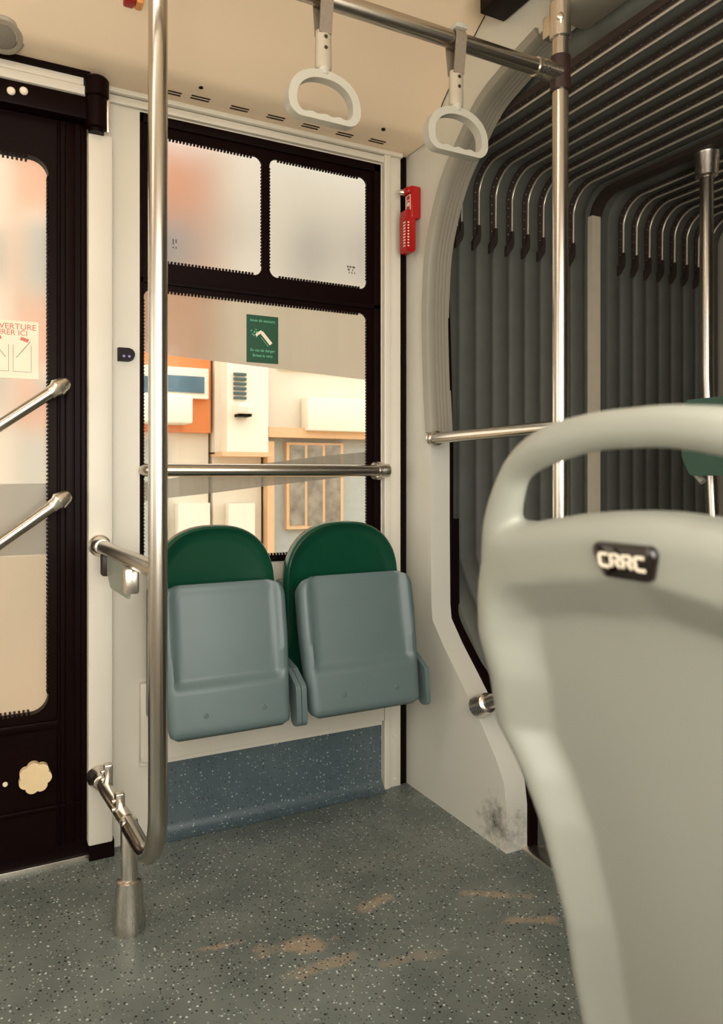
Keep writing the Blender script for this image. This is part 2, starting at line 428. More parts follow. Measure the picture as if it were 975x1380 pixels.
# right-hand wall behind the viewer with its window opening, and the front end
outer = [(-3.6, 0), (1.43, 0), (1.43, 2.34), (-3.6, 2.34)]
bm = NB(); plate(bm, outer, [[(-3.2, .85), (-1.2, .85), (-1.2, 2.2), (-3.2, 2.2)], [(-1.05, .85), (1.3, .85), (1.3, 2.2), (-1.05, 2.2)]], XZ(-.16), XZ(-.22)); struct('wall_right', bm, M['white'])
outer = [(-.2, 0), (2.42, 0), (2.42, 2.70), (-.2, 2.70)]
bm = NB(); plate(bm, outer, [[(.1, .7), (2.15, .7), (2.15, 2.3), (.1, 2.3)]], YZ(-3.6), YZ(-3.66)); struct('wall_front', bm, M['white'])

# ------------------------------------------------------------------ bulkhead with the arched opening
XB0, XB1 = 1.43, 1.51
low = [(683,1140),(683,1091),(679.5,1055),(668.6,1022),(648.7,975),(623,921),(598,870),(583.5,836),(581.8,815),(581.5,772),(581,700)]
lowp = [(W(u, v, X=XB0).y, max(0, W(u, v, X=XB0).z)) for u, v in low]; lowp[0] = (lowp[0][0], 0)
arch = [(581, 600), (578, 520), (576, 440), (576.5, 400), (580, 340), (589, 289), (603, 238), (623, 191.6), (648, 140), (677, 102), (702, 73), (727, 46)]
archp = [(W(u, v, X=XB0).y, W(u, v, X=XB0).z) for u, v in arch]
jy = lowp[-1][0]
side = lowp + [(max(y, 0), z) for y, z in archp]
top_y, top_z = side[-1]
side.append((top_y-.10, top_z+.012)); side.append((YM, top_z+.015))
op = side + [(mir(y), z) for y, z in reversed(side[:-1])]
outer = [(2.45, 0)] + op + [(mir(2.45), 0), (mir(2.45), 2.78), (2.45, 2.78)]
bm = NB(); plate(bm, outer, [], YZ(XB0), YZ(XB1)); struct('wall_end', bm, M['bulk'], 50)
# grey ribbed cover strip around the arch
def sweep(bm, path, prof_):
    """sweep a closed (depth along X, offset outward) profile along a YZ path"""
    n = len(path); rings = []
    for i in range(n):
        a = Vector(path[max(i-1, 0)]); b_ = Vector(path[min(i+1, n-1)]); tt = (b_-a).normalized(); nn = Vector((tt.y, -tt.x))
        p = Vector(path[i]); rings.append([bm.verts.new((x_, p.x+nn.x*o_, p.y+nn.y*o_)) for x_, o_ in prof_])
    k = len(prof_)
    for A, B in zip(rings, rings[1:]):
        for j in range(k): bm.faces.new((A[j], A[(j+1) % k], B[(j+1) % k], B[j]))
    bm.faces.new(rings[0][::-1]); bm.faces.new(rings[-1])
def smooth_path(p, n=4):
    out = []
    P = [Vector(q) for q in p]
    for i in range(len(P)-1):
        p0, p1, p2, p3 = P[max(i-1, 0)], P[i], P[i+1], P[min(i+2, len(P)-1)]
        for k in range(n):
            s_ = k/n
            out.append(tuple(.5*((2*p1)+(p2-p0)*s_+(2*p0-5*p1+4*p2-p3)*s_*s_+(3*p1-p0-3*p2+p3)*s_**3)))
    out.append(tuple(P[-1])); return out
tp = [(W(581, 583, X=XB0).y, W(581, 583, X=XB0).z)] + archp[1:]
tp = smooth_path(tp)
cs = [(1.405, .012), (1.412, .016), (1.43, .016)]
# face strip, then fluted inner band
band_prof = [(1.43, .020), (1.418, .018), (1.414, .012), (1.424, -.006), (1.432, -.010)]
for k in range(4):
    x0 = 1.455+k*.014
    band_prof += [(x0, -.012), (x0+.002, -.0115), (x0+.004, -.012)]
band_prof += [(1.516, -.012), (1.516, .018)]
bm = NB(); sweep(bm, tp, band_prof); struct('trim_6', bm, M['trimgrey'], 25)
# cover over the top beam
bm = NB()
pf = [(1.375, 2.415), (1.385, 2.398), (1.405, 2.390), (1.50, 2.386), (1.515, 2.392), (1.515, 2.47), (1.375, 2.47)]
yc = W(747, 45, X=1.40).y
rings = []
for y, sh in ((yc+.0, .85), (yc-.012, 1.0), (mir(yc)+.012, 1.0), (mir(yc), .85)):
    rings.append([bm.verts.new((1.445+(x_-1.445)*sh, y, 2.43+(z_-2.43)*sh)) for x_, z_ in pf])
for A, B in zip(rings, rings[1:]):
    for j in range(len(pf)): bm.faces.new((A[j], A[(j+1) % len(pf)], B[(j+1) % len(pf)], B[j]))
bm.faces.new(rings[0]); bm.faces.new(rings[-1][::-1])
struct('trim_7', bm, M['trimgrey'], 40)
# black gasket just behind the opening edge
gq = [(lowp[-1][0]-.004, lowp[-1][1]), (lowp[-1][0]-.004, 1.28), (archp[3][0]-.004, archp[3][1])]
bm = NB(); sweep(bm, gq, [(1.512, -.002), (1.522, -.002), (1.522, .05), (1.512, .05)]); struct('trim_14', bm, M['rubber'])
gp = smooth_path([(y-.004 if i else y-.004, z) for i, (y, z) in enumerate(lowp)], 3)
bm = NB(); sweep(bm, gp, [(1.512, -.004), (1.545, -.004), (1.545, .05), (1.512, .05)]); struct('trim_8', bm, M['rubber'])

# ------------------------------------------------------------------ bellows between the two cars
bel = thing('articulation_bellows', 'dark folded bellows joining the two bus cars beyond the white arch', 'bellows', (2.35, YM, 0))
YB, ZR, RB = 2.31, 2.325, .12
ctrl = [(1.80, -.01), (1.80, .16), (1.90, .30), (2.26, .76), (YB, .84), (YB, 2.05)]
pth = [tuple(p)[:2] for p in fillet([(y, z, 0) for y, z in ctrl], [.1, .12, .1, .05], 5)]
for k in range(1, 11):
    a = R(90*k/10); pth.append((YB-RB+RB*math.cos(a), ZR-RB+RB*math.sin(a)))
i_arc0 = next(i for i, p in enumerate(pth) if p[1] > 1.9)
full = pth + [(1.6, ZR), (YM, ZR)]
full = full + [(mir(y), z) for y, z in reversed(full[:-1])]
def normals2(path):
    out = []
    for i in range(len(path)):
        a = Vector(path[max(i-1, 0)]); b_ = Vector(path[min(i+1, len(path)-1)]); tt = (b_-a).normalized(); out.append(Vector((tt.y, -tt.x)))
    return out
nn = normals2(full)
XS, XE, PER = 1.535, 3.17, .0795
npl = 10
def pleats(bm, x0, count, collar=False):
    st = [(x0-.022, .14)] if collar else []
    for k in range(count):
        x = x0+k*PER
        st += [(x, .055), (x+.004, .045), (x+.0055, .004), (x+.009, 0), (x+.040, -.0015), (x+.0705, 0), (x+.074, .004), (x+.0755, .045)]
    st.append((x0+count*PER, .055))
    rings = [[bm.verts.new((x, p[0]+q.x*o_, p[1]+q.y*o_)) for p, q in zip(full, nn)] for x, o_ in st]
    for A, B in zip(rings, rings[1:]):
        for j in range(len(full)-1): bm.faces.new((A[j], A[j+1], B[j+1], B[j]))
bm = NB(); pleats(bm, XS, 9, True); part('pleated_fabric', bm, M['fabric'], bel, 50)
x2 = XS+9*PER+.125
bm = NB(); pleats(bm, x2, 9); part('pleated_fabric', bm, M['fabric'], bel, 50)
# aluminium ribs from one side wall over the roof to the other
zc = 2.055
ip = [i for i, p in enumerate(full) if p[1] >= 2.1]
rpath = [(YB, zc)] + [full[i] for i in ip] + [(mir(YB), zc)]
rn = normals2(rpath)
rivet_s = []
acc = 0
for i in range(len(rpath)-1):
    a, b_ = Vector(rpath[i]), Vector(rpath[i+1]); L_ = (b_-a).length; s_ = -acc
    while s_+.034 <= L_:
        s_ += .034
        if s_ >= 0: rivet_s.append((a+(b_-a)*(s_/L_), rn[i] if i else rn[1]))
    acc = L_-s_
def rib(x):
    ch = NB(); sweep(ch, rpath, [(x-.022, -.004), (x-.022, .02), (x+.004, .02), (x+.004, -.004)])
    ob = part('rib_channel', ch, M['clip'], bel, 40)
    al = NB(); sweep(al, rpath, [(x+.001+.0032*math.cos(R(a)), -.007+.0048*math.sin(R(a))) for a in range(0, 360, 36)])
    part('rib_edge', al, M['ribalu'], ob, 60)
    rv = NB()
    for p, q in rivet_s:
        c = Vector((x-.014, p.x, p.y)); n3 = Vector((0, q.x, q.y))
        v0 = c-n3*.0065; e1 = Vector((1, 0, 0)); e2 = n3.cross(e1)
        base = [rv.verts.new(c-n3*.0035+(e1*math.cos(R(90*k))+e2*math.sin(R(90*k)))*.0022) for k in range(4)]
        tip = rv.verts.new(v0)
        for k in range(4): rv.faces.new((base[k], base[(k+1) % 4], tip))
    part('rivets', rv, M['alu'], ob, 80)['kind'] = 'stuff'
    for yy, sg in ((YB, -1), (mir(YB), 1)):
        cl = NB()
        pts = [(x+.006, zc+.045), (x-.006, zc+.045), (x-.010, zc+.012), (x-.030, zc-.018), (x-.030, zc-.055), (x-.022, zc-.050), (x+.002, zc-.018), (x+.006, zc-.004)]
        plate(cl, pts, [], lambda p: Vector((p[0], yy+sg*.016, p[1])), lambda p: Vector((p[0], yy-sg*.004, p[1])))
        part('rib_clip', cl, M['clip'], ob, 30)
for k in range(0, 9): rib(XS+k*PER+.008)
for k in range(1, 9): rib(x2+k*PER+.008)
# middle frame ring
xm0, xm1 = XS+9*PER+.002, x2-.002
rp_ = [(y, z) for y, z in full]
k0 = next(i for i, p in enumerate(full) if p[1] > 2.235)
for side_ in (full[:k0], full[len(full)-k0:]):
    bm = NB(); sweep(bm, side_, [(xm0+.012, -.028), (xm0+.058, -.028), (xm0+.058, .03), (xm0+.012, .03)]); part('frame_post', bm, M['post'], bel, 40)
bm = NB(); sweep(bm, full[k0-1:len(full)-k0+1], [(xm0+.020, -.022), (xm0+.070, -.022), (xm0+.070, .03), (xm0+.020, .03)]); part('frame_hoop', bm, M['clip'], bel, 40)
bm = NB(); sweep(bm, rp_, [(xm0+.0, -.002), (xm1, -.002), (xm1, .06), (xm0+.0, .06)]); part('frame_cover', bm, M['fabric'], bel, 40)
bm = NB(); sweep(bm, rp_, [(XE-.07, -.06), (XE+.06, -.06), (XE+.06, .06), (XE-.07, .06)]); part('end_ring', bm, M['trimgrey'], bel, 40)
# second car beyond
bm = NB(); box(bm, 3.2, 5.2, 2.35, 2.42, -.06, 2.41); struct('wall_rear_left', bm, M['white'])
bm = NB(); box(bm, 3.2, 5.2, -.2, -.14, -.06, 2.41); struct('wall_rear_right', bm, M['white'])
bm = NB(); box(bm, 5.2, 5.26, -.2, 2.42, -.06, 2.5); struct('wall_rear', bm, M['white'])
bm = NB(); box(bm, 3.2, 5.26, -.2, 2.42, 2.4, 2.46); struct('ceiling_rear', bm, M['ceiling'])

# ------------------------------------------------------------------ side window
win = empty('window_1', (.888, YW, .855)); win['kind'] = 'structure'
bm = NB()
holes = [serrated(.497, .863, 1.825, 2.228, .03), serrated(.890, 1.266, 1.825, 2.232, .03), serrated(.470, 1.266, .875, 1.738, .03)]
plate(bm, [(wx0, wz0), (wx1, wz0), (wx1, wz1), (wx0, wz1)], holes, XZ(YW+.004), XZ(YW+.014))
part('window_frame', bm, M['black'], win, 20)
bm = NB(); box(bm, wx0, wx1, YW-.006, YW+.004, wz1-.03, wz1, .002); box(bm, wx1-.028, wx1, YW-.006, YW+.004, wz0, wz1, .002)
box(bm, wx0, wx1, YW-.006, YW+.004, 1.755, 1.772, .002); box(bm, wx0, wx0+.012, YW-.006, YW+.004, wz0, wz1, .002); box(bm, wx0, wx1, YW-.006, YW+.004, wz0, wz0+.014, .002)
part('rubber_seal', bm, M['rubber'], win)
def pane(name, x0, x1, z0, z1, mat, y=YW+.016):
    b_ = NB(); box(b_, x0, x1, y, y+.0008, z0, z1); return part(name, b_, mat, win)
pane('glass_pane', .48, .876, 1.81, 2.25, M['frost']); pane('glass_pane', .878, 1.29, 1.81, 2.25, M['frost'])
pane('glass_pane', .46, 1.29, .865, 1.75, M['glass'])
def film(name, pts, mat, y=YW+.019):
    b_ = NB(); plate(b_, pts, [], XZ(y), XZ(y+.0006)); return part(name, b_, mat, win)
film('tinted_film', [(.46, 1.54), (.62, 1.531), (1.0, 1.512), (1.29, 1.497), (1.29, 1.75), (.46, 1.75)], M['band'])
lo = [(228, 671), (290, 664), (360, 655), (430, 647), (493, 639)]; up = [(493, 609), (430, 615), (360, 624), (290, 634), (228, 645)]
fp = [W(u, v, Y=YW+.019) for u, v in lo+up]
fp = [(p.x, p.z) for p in fp]; fp = [(.46, fp[0][1]-.012)] + fp + [(.46, fp[-1][1]-.012)]
film('swoosh_film', fp, M['swoosh'])
# maker's marks etched on the panes
def etch(u, v, rows, vertical=False):
    b_ = NB(); p = W(u, v, Y=YW+.0155)
    for r_, row in enumerate(rows):
        for k, ch in enumerate(row):
            if ch == ' ': continue
            x = p.x+k*.0036; z = p.z-r_*.0105
            if vertical: x, z = p.x+r_*.009, p.z-k*.006
            box(b_, x, x+.0026, YW+.0142, YW+.0156, z-.0062, z)
    return part('glass_mark', b_, M['print_black'], win)
etch(468, 358, ['XX XX XXX', ' XX   X ', '  X  X  X'])
etch(233, 322, ['XXX X', 'XX  X'], True)

# emergency sticker on the pane
st = thing('emergency_exit_sticker', 'small green emergency exit sticker with hammer picture on the window pane', 'sticker', W(354, 492, Y=YW))
sxl, sxr = W(333, 450, Y=YW+.01).x, W(375.5, 450, Y=YW+.01).x
sz0, sz1 = 1.531, 1.692; scx = (sxl+sxr)/2; ys = YW+.0118
bm = NB(); box(bm, sxl, sxr, ys, ys+.003, sz0, sz1); part('sticker_sheet', bm, M['print_green'], st)
mt = lambda x, z: basis((x, ys-.0004, z), (1, 0, 0), (0, 0, 1), (0, -1, 0))
bm = text_bm('Issue de secours', .0135, mt(scx, sz1-.018), .0003); part('lettering', bm, M['print_mint'], st)
bm = NB(); merge(bm, text_bm('En cas de danger', .0130, mt(scx, sz0+.042), .0003)); merge(bm, text_bm('Brisez la vitre', .0130, mt(scx, sz0+.024), .0003))
part('lettering', bm, M['print_mint'], st)
bm = NB()
A = Vector((scx-.004, 0, sz0+.104)); B = Vector((scx+.030, 0, sz0+.066)); dr = (B-A).normalized(); pr = Vector((dr.z, 0, -dr.x))
obox(bm, Vector((0, ys-.0006, 0))+(A+B)/2, dr, Vector((0, 1, 0)), pr, (B-A).length/2, .0004, .006)
obox(bm, Vector((0, ys-.0006, 0))+A+pr*-.0-Vector((.010, 0, .004)), Vector((.8, 0, .6)), Vector((0, 1, 0)), Vector((-.6, 0, .8)), .013, .0004, .0042)
part('hammer_picture', bm, M['print_white'], st)
bm = NB()
for k in range(16):
    a = rnd.uniform(0, 6.28); q = rnd.uniform(.004, .019); c = Vector((scx-.026+q*math.cos(a), ys-.0006, sz0+.100+q*math.sin(a)*.9)); a2 = rnd.uniform(0, 3)
    obox(bm, c, Vector((math.cos(a2), 0, math.sin(a2))), Vector((0, 1, 0)), Vector((-math.sin(a2), 0, math.cos(a2))), .0028, .0003, .0012)
obox(bm, Vector((0, ys-.0006, 0))+(A+B)/2+pr*.013+dr*.006, dr, Vector((0, 1, 0)), pr, .02, .0003, .0008)
part('splinter_picture', bm, M['print_mint'], st)

# handrail across the window
hr = thing('window_handrail', 'horizontal steel handrail across the window above the folding seats', 'handrail', (.9, 2.33, 1.165))
pR = W(513, 632, Y=2.33)
bm = NB(); tube(bm, fillet([(.474, YW+.001, 1.165), (.474, 2.33, 1.165), (pR.x, 2.33, 1.165)], .03, 5), .0205); part('rail_tube', bm, M['steel'], hr)
for x, s_ in ((pR.x, 1),):
    bm = NB(); lathe(bm, (x-s_*.012, 2.33, 1.165), (s_, 0, 0), [(.0235, 0), (.0235, .012), (.0255, .018), (.0255, .042), (.021, .046)])
    tube(bm, [(x+s_*.018, 2.335, 1.165), (x+s_*.018, YW+.001, 1.165)], [.022, .026])
    lathe(bm, (x+s_*.018, YW, 1.165), (0, -1, 0), [(.036, 0), (.036, .004), (.026, .010)])
    part('end_bracket', bm, M['steel2'], hr)

# ------------------------------------------------------------------ folding seats
def seat_shell(bm, wtop, wbot, h, th, prof_, nx=28, nz=36, rc=.05):
    """rounded plate in local XZ, front towards -Y; prof_(q, r) gives the front relief"""
    pts = {}
    def width(z):
        f = z/h; return wbot+(wtop-wbot)*min(1, f*1.6)
    fr, bk = [], []
    for i in range(nz+1):
        z = h*i/nz
        w_ = width(z)/2
        dz = min(z, h-z); k = 1
        rr = rc if z > h/2 else rc*.5
        if dz < rr: k_in = rr-math.sqrt(max(0, rr*rr-(rr-dz)**2))
        else: k_in = 0
        w_ -= k_in
        rowf, rowb = [], []
        for j in range(nx+1):
            q = -1+2*j/nx; q = math.copysign(1-(1-abs(q))**1.35, q)
            x = q*w_
            e = min(1, max(0, (w_+k_in*.0-abs(x)))/.022, max(0, dz)/.022+.02)
            edge = 1-math.sqrt(max(0, 1-(1-e)**2))
            y = prof_(x, z)+edge*.022
            rowf.append(bm.verts.new((x, y, z))); rowb.append(bm.verts.new((x*.97, th, h*.02+z*.96)))
        fr.append(rowf); bk.append(rowb)
    for i in range(nz):
        for j in range(nx):
            bm.faces.new((fr[i][j], fr[i][j+1], fr[i+1][j+1], fr[i+1][j])); bm.faces.new((bk[i][j], bk[i+1][j], bk[i+1][j+1], bk[i][j+1]))
    for i in range(nz):
        for s_ in (0, nx): bm.faces.new((fr[i][s_], fr[i+1][s_], bk[i+1][s_], bk[i][s_]))
    for j in range(nx):
        for s_ in (0, nz): bm.faces.new((fr[s_][j], fr[s_][j+1], bk[s_][j+1], bk[s_][j]))
def sstep(a, b_, x_):
    t_ = max(0, min(1, (x_-a)/(b_-a))); return t_*t_*(3-2*t_)
def pan_relief(x, z):
    # tray: shallow recess with a soft lower edge, and a lower lip that leans back
    ins = sstep(.178, .160, abs(x))*sstep(.135, .155, z)*sstep(.432, .41, z)
    return .015*ins-.006*math.cos(min(1, abs(x)/.2)*1.57)
FZ = .412
fs = thing('folding_seat', 'folded grey jump seat with green back, beside the white bulkhead', 'seat', (1.095, 2.2, 0), 'fold-down seats below the window')
bm = NB(); seat_shell(bm, .412, .385, .43, .06, pan_relief)
ta = math.atan2(.085, .43)
bmesh.ops.transform(bm, matrix=Matrix.Translation((0, -.155, FZ)) @ Matrix.Rotation(-ta, 4, 'X'), verts=bm.verts)
pan = part('seat_pan', bm, M['jump'], fs, 50, local=True)
for x in (-.085, .10):
    bm = NB(); z = FZ+.06; y = -.155+.06*math.tan(ta)*1.0-.007
    lathe(bm, (x, y+.004, z), (0, -1, 0), [(.008, 0), (.008, .0025), (.006, .004)], 14)
    part('screw_cover', bm, M['jump'], pan, local=True)
bm = NB()
ow = .208
outl = []
for k in range(33):
    a = math.pi*k/32; c, s_ = math.cos(a), math.sin(a)
    outl.append((ow*math.copysign(abs(c)**.8, c), .80+.195*abs(s_)**.9))
outl += [(-ow, .50), (-ow*.9, .46), (ow*.9, .46), (ow, .50)]
rings = []
cxx, czz = 0, .75
for sc, y in ((.0, .012), (.80, .012), (.90, .006), (.94, -.002), (.965, -.006), (.985, -.002), (1.0, .012), (1.0, .035), (.97, .05), (0.0, .05)):
    rings.append([bm.verts.new((x*max(sc, .01), y+.03, czz+(z-czz)*max(sc, .01))) for x, z in outl])
for A_, B_ in zip(rings, rings[1:]):
    for j in range(len(outl)): bm.faces.new((A_[j], A_[(j+1) % len(outl)], B_[(j+1) % len(outl)], B_[j]))
bm.faces.new(rings[0]); bm.faces.new(rings[-1][::-1])
part('backrest', bm, M['green'], fs, 60, local=True)
bm = NB(); box(bm, -.2, .2, .078, YW-2.2-.029, .40, .80, .01); part('mounting_plate', bm, M['jump'], fs, local=True)
for sx_ in (-1, 1):
    bm = NB()
    pts = [tuple(p)[:2] for p in fillet([(.06, .58, 0), (-.07, .555, 0), (-.142, .515, 0), (-.154, .395, 0), (-.105, .395, 0), (-.09, .46, 0), (.06, .47, 0), (.06, .58, 0)], .02, 4)][:-1]
    x0 = sx_*.2105; x1 = x0+sx_*.0165
    plate(bm, pts, [], lambda p: Vector((x0, p[0], p[1])), lambda p: Vector((x1, p[0], p[1])))
    bmesh.ops.bevel(bm, geom=[e for e in bm.edges if len(e.link_faces) == 2 and e.calc_face_angle() > 1.2], offset=.003, segments=2, affect='EDGES')
    part('hinge_arm', bm, M['jump'], fs, 40, local=True)
fs2 = dup_tree(fs, (.655, 2.2, 0), 'folded grey jump seat with green back, behind the looped steel pole')
fs2.scale = (.93, 1, 1)
bpy.data.objects.remove([c for c in fs2.children if c.name.startswith('hinge_arm')][0])   # its outer arm is not seen in the photo

# ------------------------------------------------------------------ door
YD = 2.355
dr1 = empty('door_1', (0, YD, 0)); dr1['kind'] = 'structure'
dx0, dx1 = -.36, .295
gx0, gx1, gz0, gz1 = -.26, .190, .452, 2.078
bm = NB(); plate(bm, [(dx0, .045), (dx1, .045), (dx1, 2.20), (dx0, 2.20)], [serrated(gx0, gx1, gz0, gz1, .05, .012, .008, .004)], XZ(YD), XZ(YD+.035))
part('door_leaf', bm, M['black'], dr1, 20)
bm = NB()
for xa, xb in ((.213, .222), (.235, .262), (.278, dx1)): box(bm, xa, xb, YD-.012, YD, .06, 2.19, .004)
box(bm, dx0, .22, YD-.010, YD, .405, .43, .004); box(bm, dx0, dx1, YD-.008, YD, .165, .18, .004)
part('door_rib', bm, M['black'], dr1)
bm = NB(); box(bm, gx0-.02, gx1+.02, YD+.036, YD+.037, gz0-.02, gz1+.02); part('glass_pane', bm, M['doorglass'], dr1)
bm = NB(); zb0 = W(30, 750, Y=YD).z; zb1 = W(30, 652, Y=YD).z
box(bm, gx0, gx1+.01, YD+.038, YD+.0386, zb0, zb1); part('tinted_film', bm, M['swoosh'], dr1)
bm = NB(); box(bm, gx0, gx1+.01, YD+.038, YD+.0386, gz0-.01, zb0-.002); part('milky_film', bm, glassy('milky film', tint=(.95, .9, .82, 1), blur=.8, haze=.45, hazecol=(.86, .76, .62, 1)), dr1)
# sill threshold, header with cover, pivot shaft
bm = NB(); box(bm, -1.05, .33, YD-.006, YW+.06, -.01, .012, .003); struct('trim_9', bm, M['alu'])
bm = NB(); box(bm, -1.05, .33, YD+.01, YD+.06, .012, .05); part('sill_brush', bm, M['rubber'], dr1)
bm = NB(); box(bm, -1.05, .297, YD-.05, YW+.05, 2.195, 2.262, .006); part('header_box', bm, M['black'], dr1)
bm = NB(); box(bm, -1.05, .293, YD-.056, YW+.02, 2.262, 2.290, .005); box(bm, -1.05, .30, YD-.045, YW+.02, 2.294, 2.318, .004)
part('header_cover', bm, M['white'], dr1)
bm = NB(); box(bm, -1.05, .30, YD-.052, YW, 2.318, 2.336); part('header_seal', bm, M['rubber'], dr1)
for u in (15, 32):
    p = W(u, 123, Y=YD-.05); bm = NB(); lathe(bm, (p.x, YD-.05, p.z), (0, -1, 0), [(.011, 0), (.011, .004), (.007, .008)], 16); part('header_screw', bm, M['print_white'], dr1)
ps = W(130, 150, Y=2.31)
bm = NB(); lathe(bm, (ps.x, 2.31, 1.95), (0, 0, 1), [(.022, .21), (.022, .22), (.030, .225), (.030, .31), (.036, .315), (.036, .365), (.030, .372)]); part('pivot_shaft', bm, M['black'], dr1)
bm = NB(); box(bm, ps.x+.028, ps.x+.036, 2.30, 2.316, 2.168, 2.30, .002); part('shaft_cover', bm, M['alu'], dr1)
# scalloped knob low on the door
p = W(47, 1046, Y=YD-.01)
outl = []
for k in range(84):
    a = 2*math.pi*k/84; r_ = .037+.0075*abs(math.cos(3.5*a+.3))**.7; outl.append((p.x+r_*math.cos(a), p.z+r_*math.sin(a)))
bm = NB(); plate(bm, outl, [], XZ(YD-.028), XZ(YD-.006)); lathe(bm, (p.x, YD-.008, p.z), (0, 1, 0), [(.02, 0), (.02, .01)])
part('scalloped_knob', bm, M['cream'], dr1, 30)['label'] = 'cream scalloped knob'
p = W(7, 1057, Y=YD); bm = NB(); lathe(bm, (p.x, YD, p.z), (0, -1, 0), [(.007, 0), (.006, .004)], 14); part('door_screw', bm, M['print_white'], dr1)
# diagonal grab bars
for (u, v, u2, v2) in ((90, 515, -70, 618), (92, 667, -70, 782)):
    a = W(u, v, Y=2.285); b_ = W(u2, v2, Y=2.285); d = (b_-a).normalized()
    bm = NB(); tube(bm, [a+d*.045, b_], .0165); gb = part('grab_bar', bm, M['steel'], dr1)
    bm = NB(); tube(bm, [a+d*.055, a+d*.042, a+d*.03, a+d*.004, a-d*.004, a-d*.007], [.0185, .0195, .0265, .019, .013, .004]); lathe(bm, a+d*.012, (0, 1, 0), [(.013, 0), (.013, YD-2.285+.004)])
    part('end_cap', bm, M['alu'], gb, 30)
    bm = NB(); lathe(bm, b_, (0, 1, 0), [(.016, 0), (.016, YD-2.285+.004)]); part('end_cap', bm, M['alu'], gb, 30)
# sticker on the door glass
ds = thing('door_sticker', 'pale instruction sticker with red text on the glass of the black door', 'sticker', W(15, 510, Y=YD+.03))
sl, sr = W(-28, 470, Y=YD+.034).x, W(52, 470, Y=YD+.034).x; zt, zb = W(20, 432, Y=YD+.034).z, W(20, 510, Y=YD+.034).z
bm = NB(); box(bm, sl, sr, YD+.033, YD+.0355, zb, zt, 0); part('sticker_sheet', bm, pm('pale sheet', lin(236, 226, 200), .6), ds)
scx = (sl+sr)/2+.004; mt = lambda x, z: basis((x, YD+.0325, z), (1, 0, 0), (0, 0, 1), (0, -1, 0))
bm = text_bm('OUVERTURE', .024, mt(scx, zt-.018), .0003); merge(bm, text_bm('TIRER ICI', .022, mt(scx, zt-.036), .0003))
part('lettering', bm, M['print_red'], ds)
for s_ in (-1, 1):
    bm = NB(); obox(bm, Vector((scx+s_*.036, YD+.0325, zt-.054)), Vector((.95, 0, s_*-.3)).normalized(), Vector((0, 1, 0)), Vector((s_*.3, 0, .95)).normalized(), .011, .0004, .005); part('arrow', bm, M['print_red'], ds)
bm = NB()
for s_ in (-1, 1):
    tube(bm, [(scx+s_*.052, YD+.0325, zt-.058), (scx+s_*.014, YD+.0325, zt-.108)], .0009, 6)
    xa = scx+s_*.03
    for xx in (xa-.024, xa+.024): box(bm, xx-.0006, xx+.0006, YD+.0322, YD+.033, zb+.02, zt-.07)
    box(bm, xa-.024, xa+.024, YD+.0322, YD+.033, zb+.02, zb+.0212)
part('drawing', bm, M['trimgrey'], ds)
# second leaf of the doorway, out of frame
bm = NB(); plate(bm, [(-1.056, .045), (-.3605, .045), (-.3605, 2.20), (-1.056, 2.20)], [rrect(-.92, -.465, gz0, gz1, .05)], XZ(YD), XZ(YD+.035)); d2 = struct('door_2', bm, M['black'])
bm = NB(); box(bm, -.94, -.445, YD+.036, YD+.037, gz0-.02, gz1+.02); part('glass_pane', bm, M['doorglass'], d2)
# white box column beside the door
bm = NB(); box(bm, .296, .366, 2.318, YW, .05, 2.165, .006); struct('trim_10', bm, M['white'])
bm = NB(); box(bm, .30, .372, 2.33, YW, .0, .05); struct('trim_11', bm, M['rubber'])
# small dark sensor on the wall
p = W(169, 478, Y=YW)
se = thing('door_sensor', 'small dark rounded sensor on the white column beside the window', 'sensor', (p.x, YW, p.z))
bm = NB(); outl = [(-.024, .020), (-.024, -.022), (.006, -.022)] + [(.006+.022*math.cos(R(a)), -.001+.021*math.sin(R(a))) for a in range(-80, 90, 15)] + [(.006, .020)]
plate(bm, outl, [], lambda q: Vector((q[0]*.92, -.022, q[1]*.92)), lambda q: Vector((q[0], 0, q[1]))); part('sensor_housing', bm, M['lens'], se, local=True)
bm = NB()
for x in (-.008, .008): lathe(bm, (x, -.021, -.008), (0, -1, 0), [(.0055, 0), (.004, .003)], 14)
part('sensor_lens', bm, pm('violet lens', lin(60, 50, 120), .15), se, local=True)

# ------------------------------------------------------------------ looped pole by the door
XP, YP, RP = .353, 1.64, .0208
lp = thing('looped_pole', 'tall brushed steel pole curving back at its foot beside the door', 'grab pole', (.345, 1.93, 0))
ctrl = [(XP, YP, 2.668), (XP, YP, .272), (.345, 1.945, .262)]
path = fillet(ctrl, [.298], 16)
bm = NB(); tube(bm, path, RP, 24); part('pole_tube', bm, M['steel'], lp)
bm = NB(); lathe(bm, (XP, YP, 2.672), (0, 0, -1), [(.04, 0), (.04, .006), (.028, .012), (.028, .05), (.022, .054)]); part('ceiling_flange', bm, M['steel2'], lp)
bm = NB(); lathe(bm, (.345, 1.935, 0.0), (0, 0, 1), [(.038, .0), (.040, .012), (.0395, .03), (.034, .10), (.031, .128), (.026, .132), (.0215, .133), (.0215, .275), (.018, .28)]); part('foot_stub', bm, M['steel2'], lp, 40)
bm = NB(); tube(bm, [(.327, 2.345, .94), (XP, YP, .94)], .020); cb = part('cross_bar', bm, M['steel'], lp)
bm = NB(); lathe(bm, (.327, 2.32, .94), (0.03, -1, 0), [(.030, 0), (.032, .006), (.027, .012), (.024, .05), (.021, .055)]); part('end_flange', bm, M['alu'], cb)
bm = NB()
pb = [(.325, 2.325, .255), (.330, 2.20, .255), (.345, 1.965, .262)]
tube(bm, fillet(pb, [.06], 6), .019); lb = part('lower_bracket', bm, M['alu'], lp)
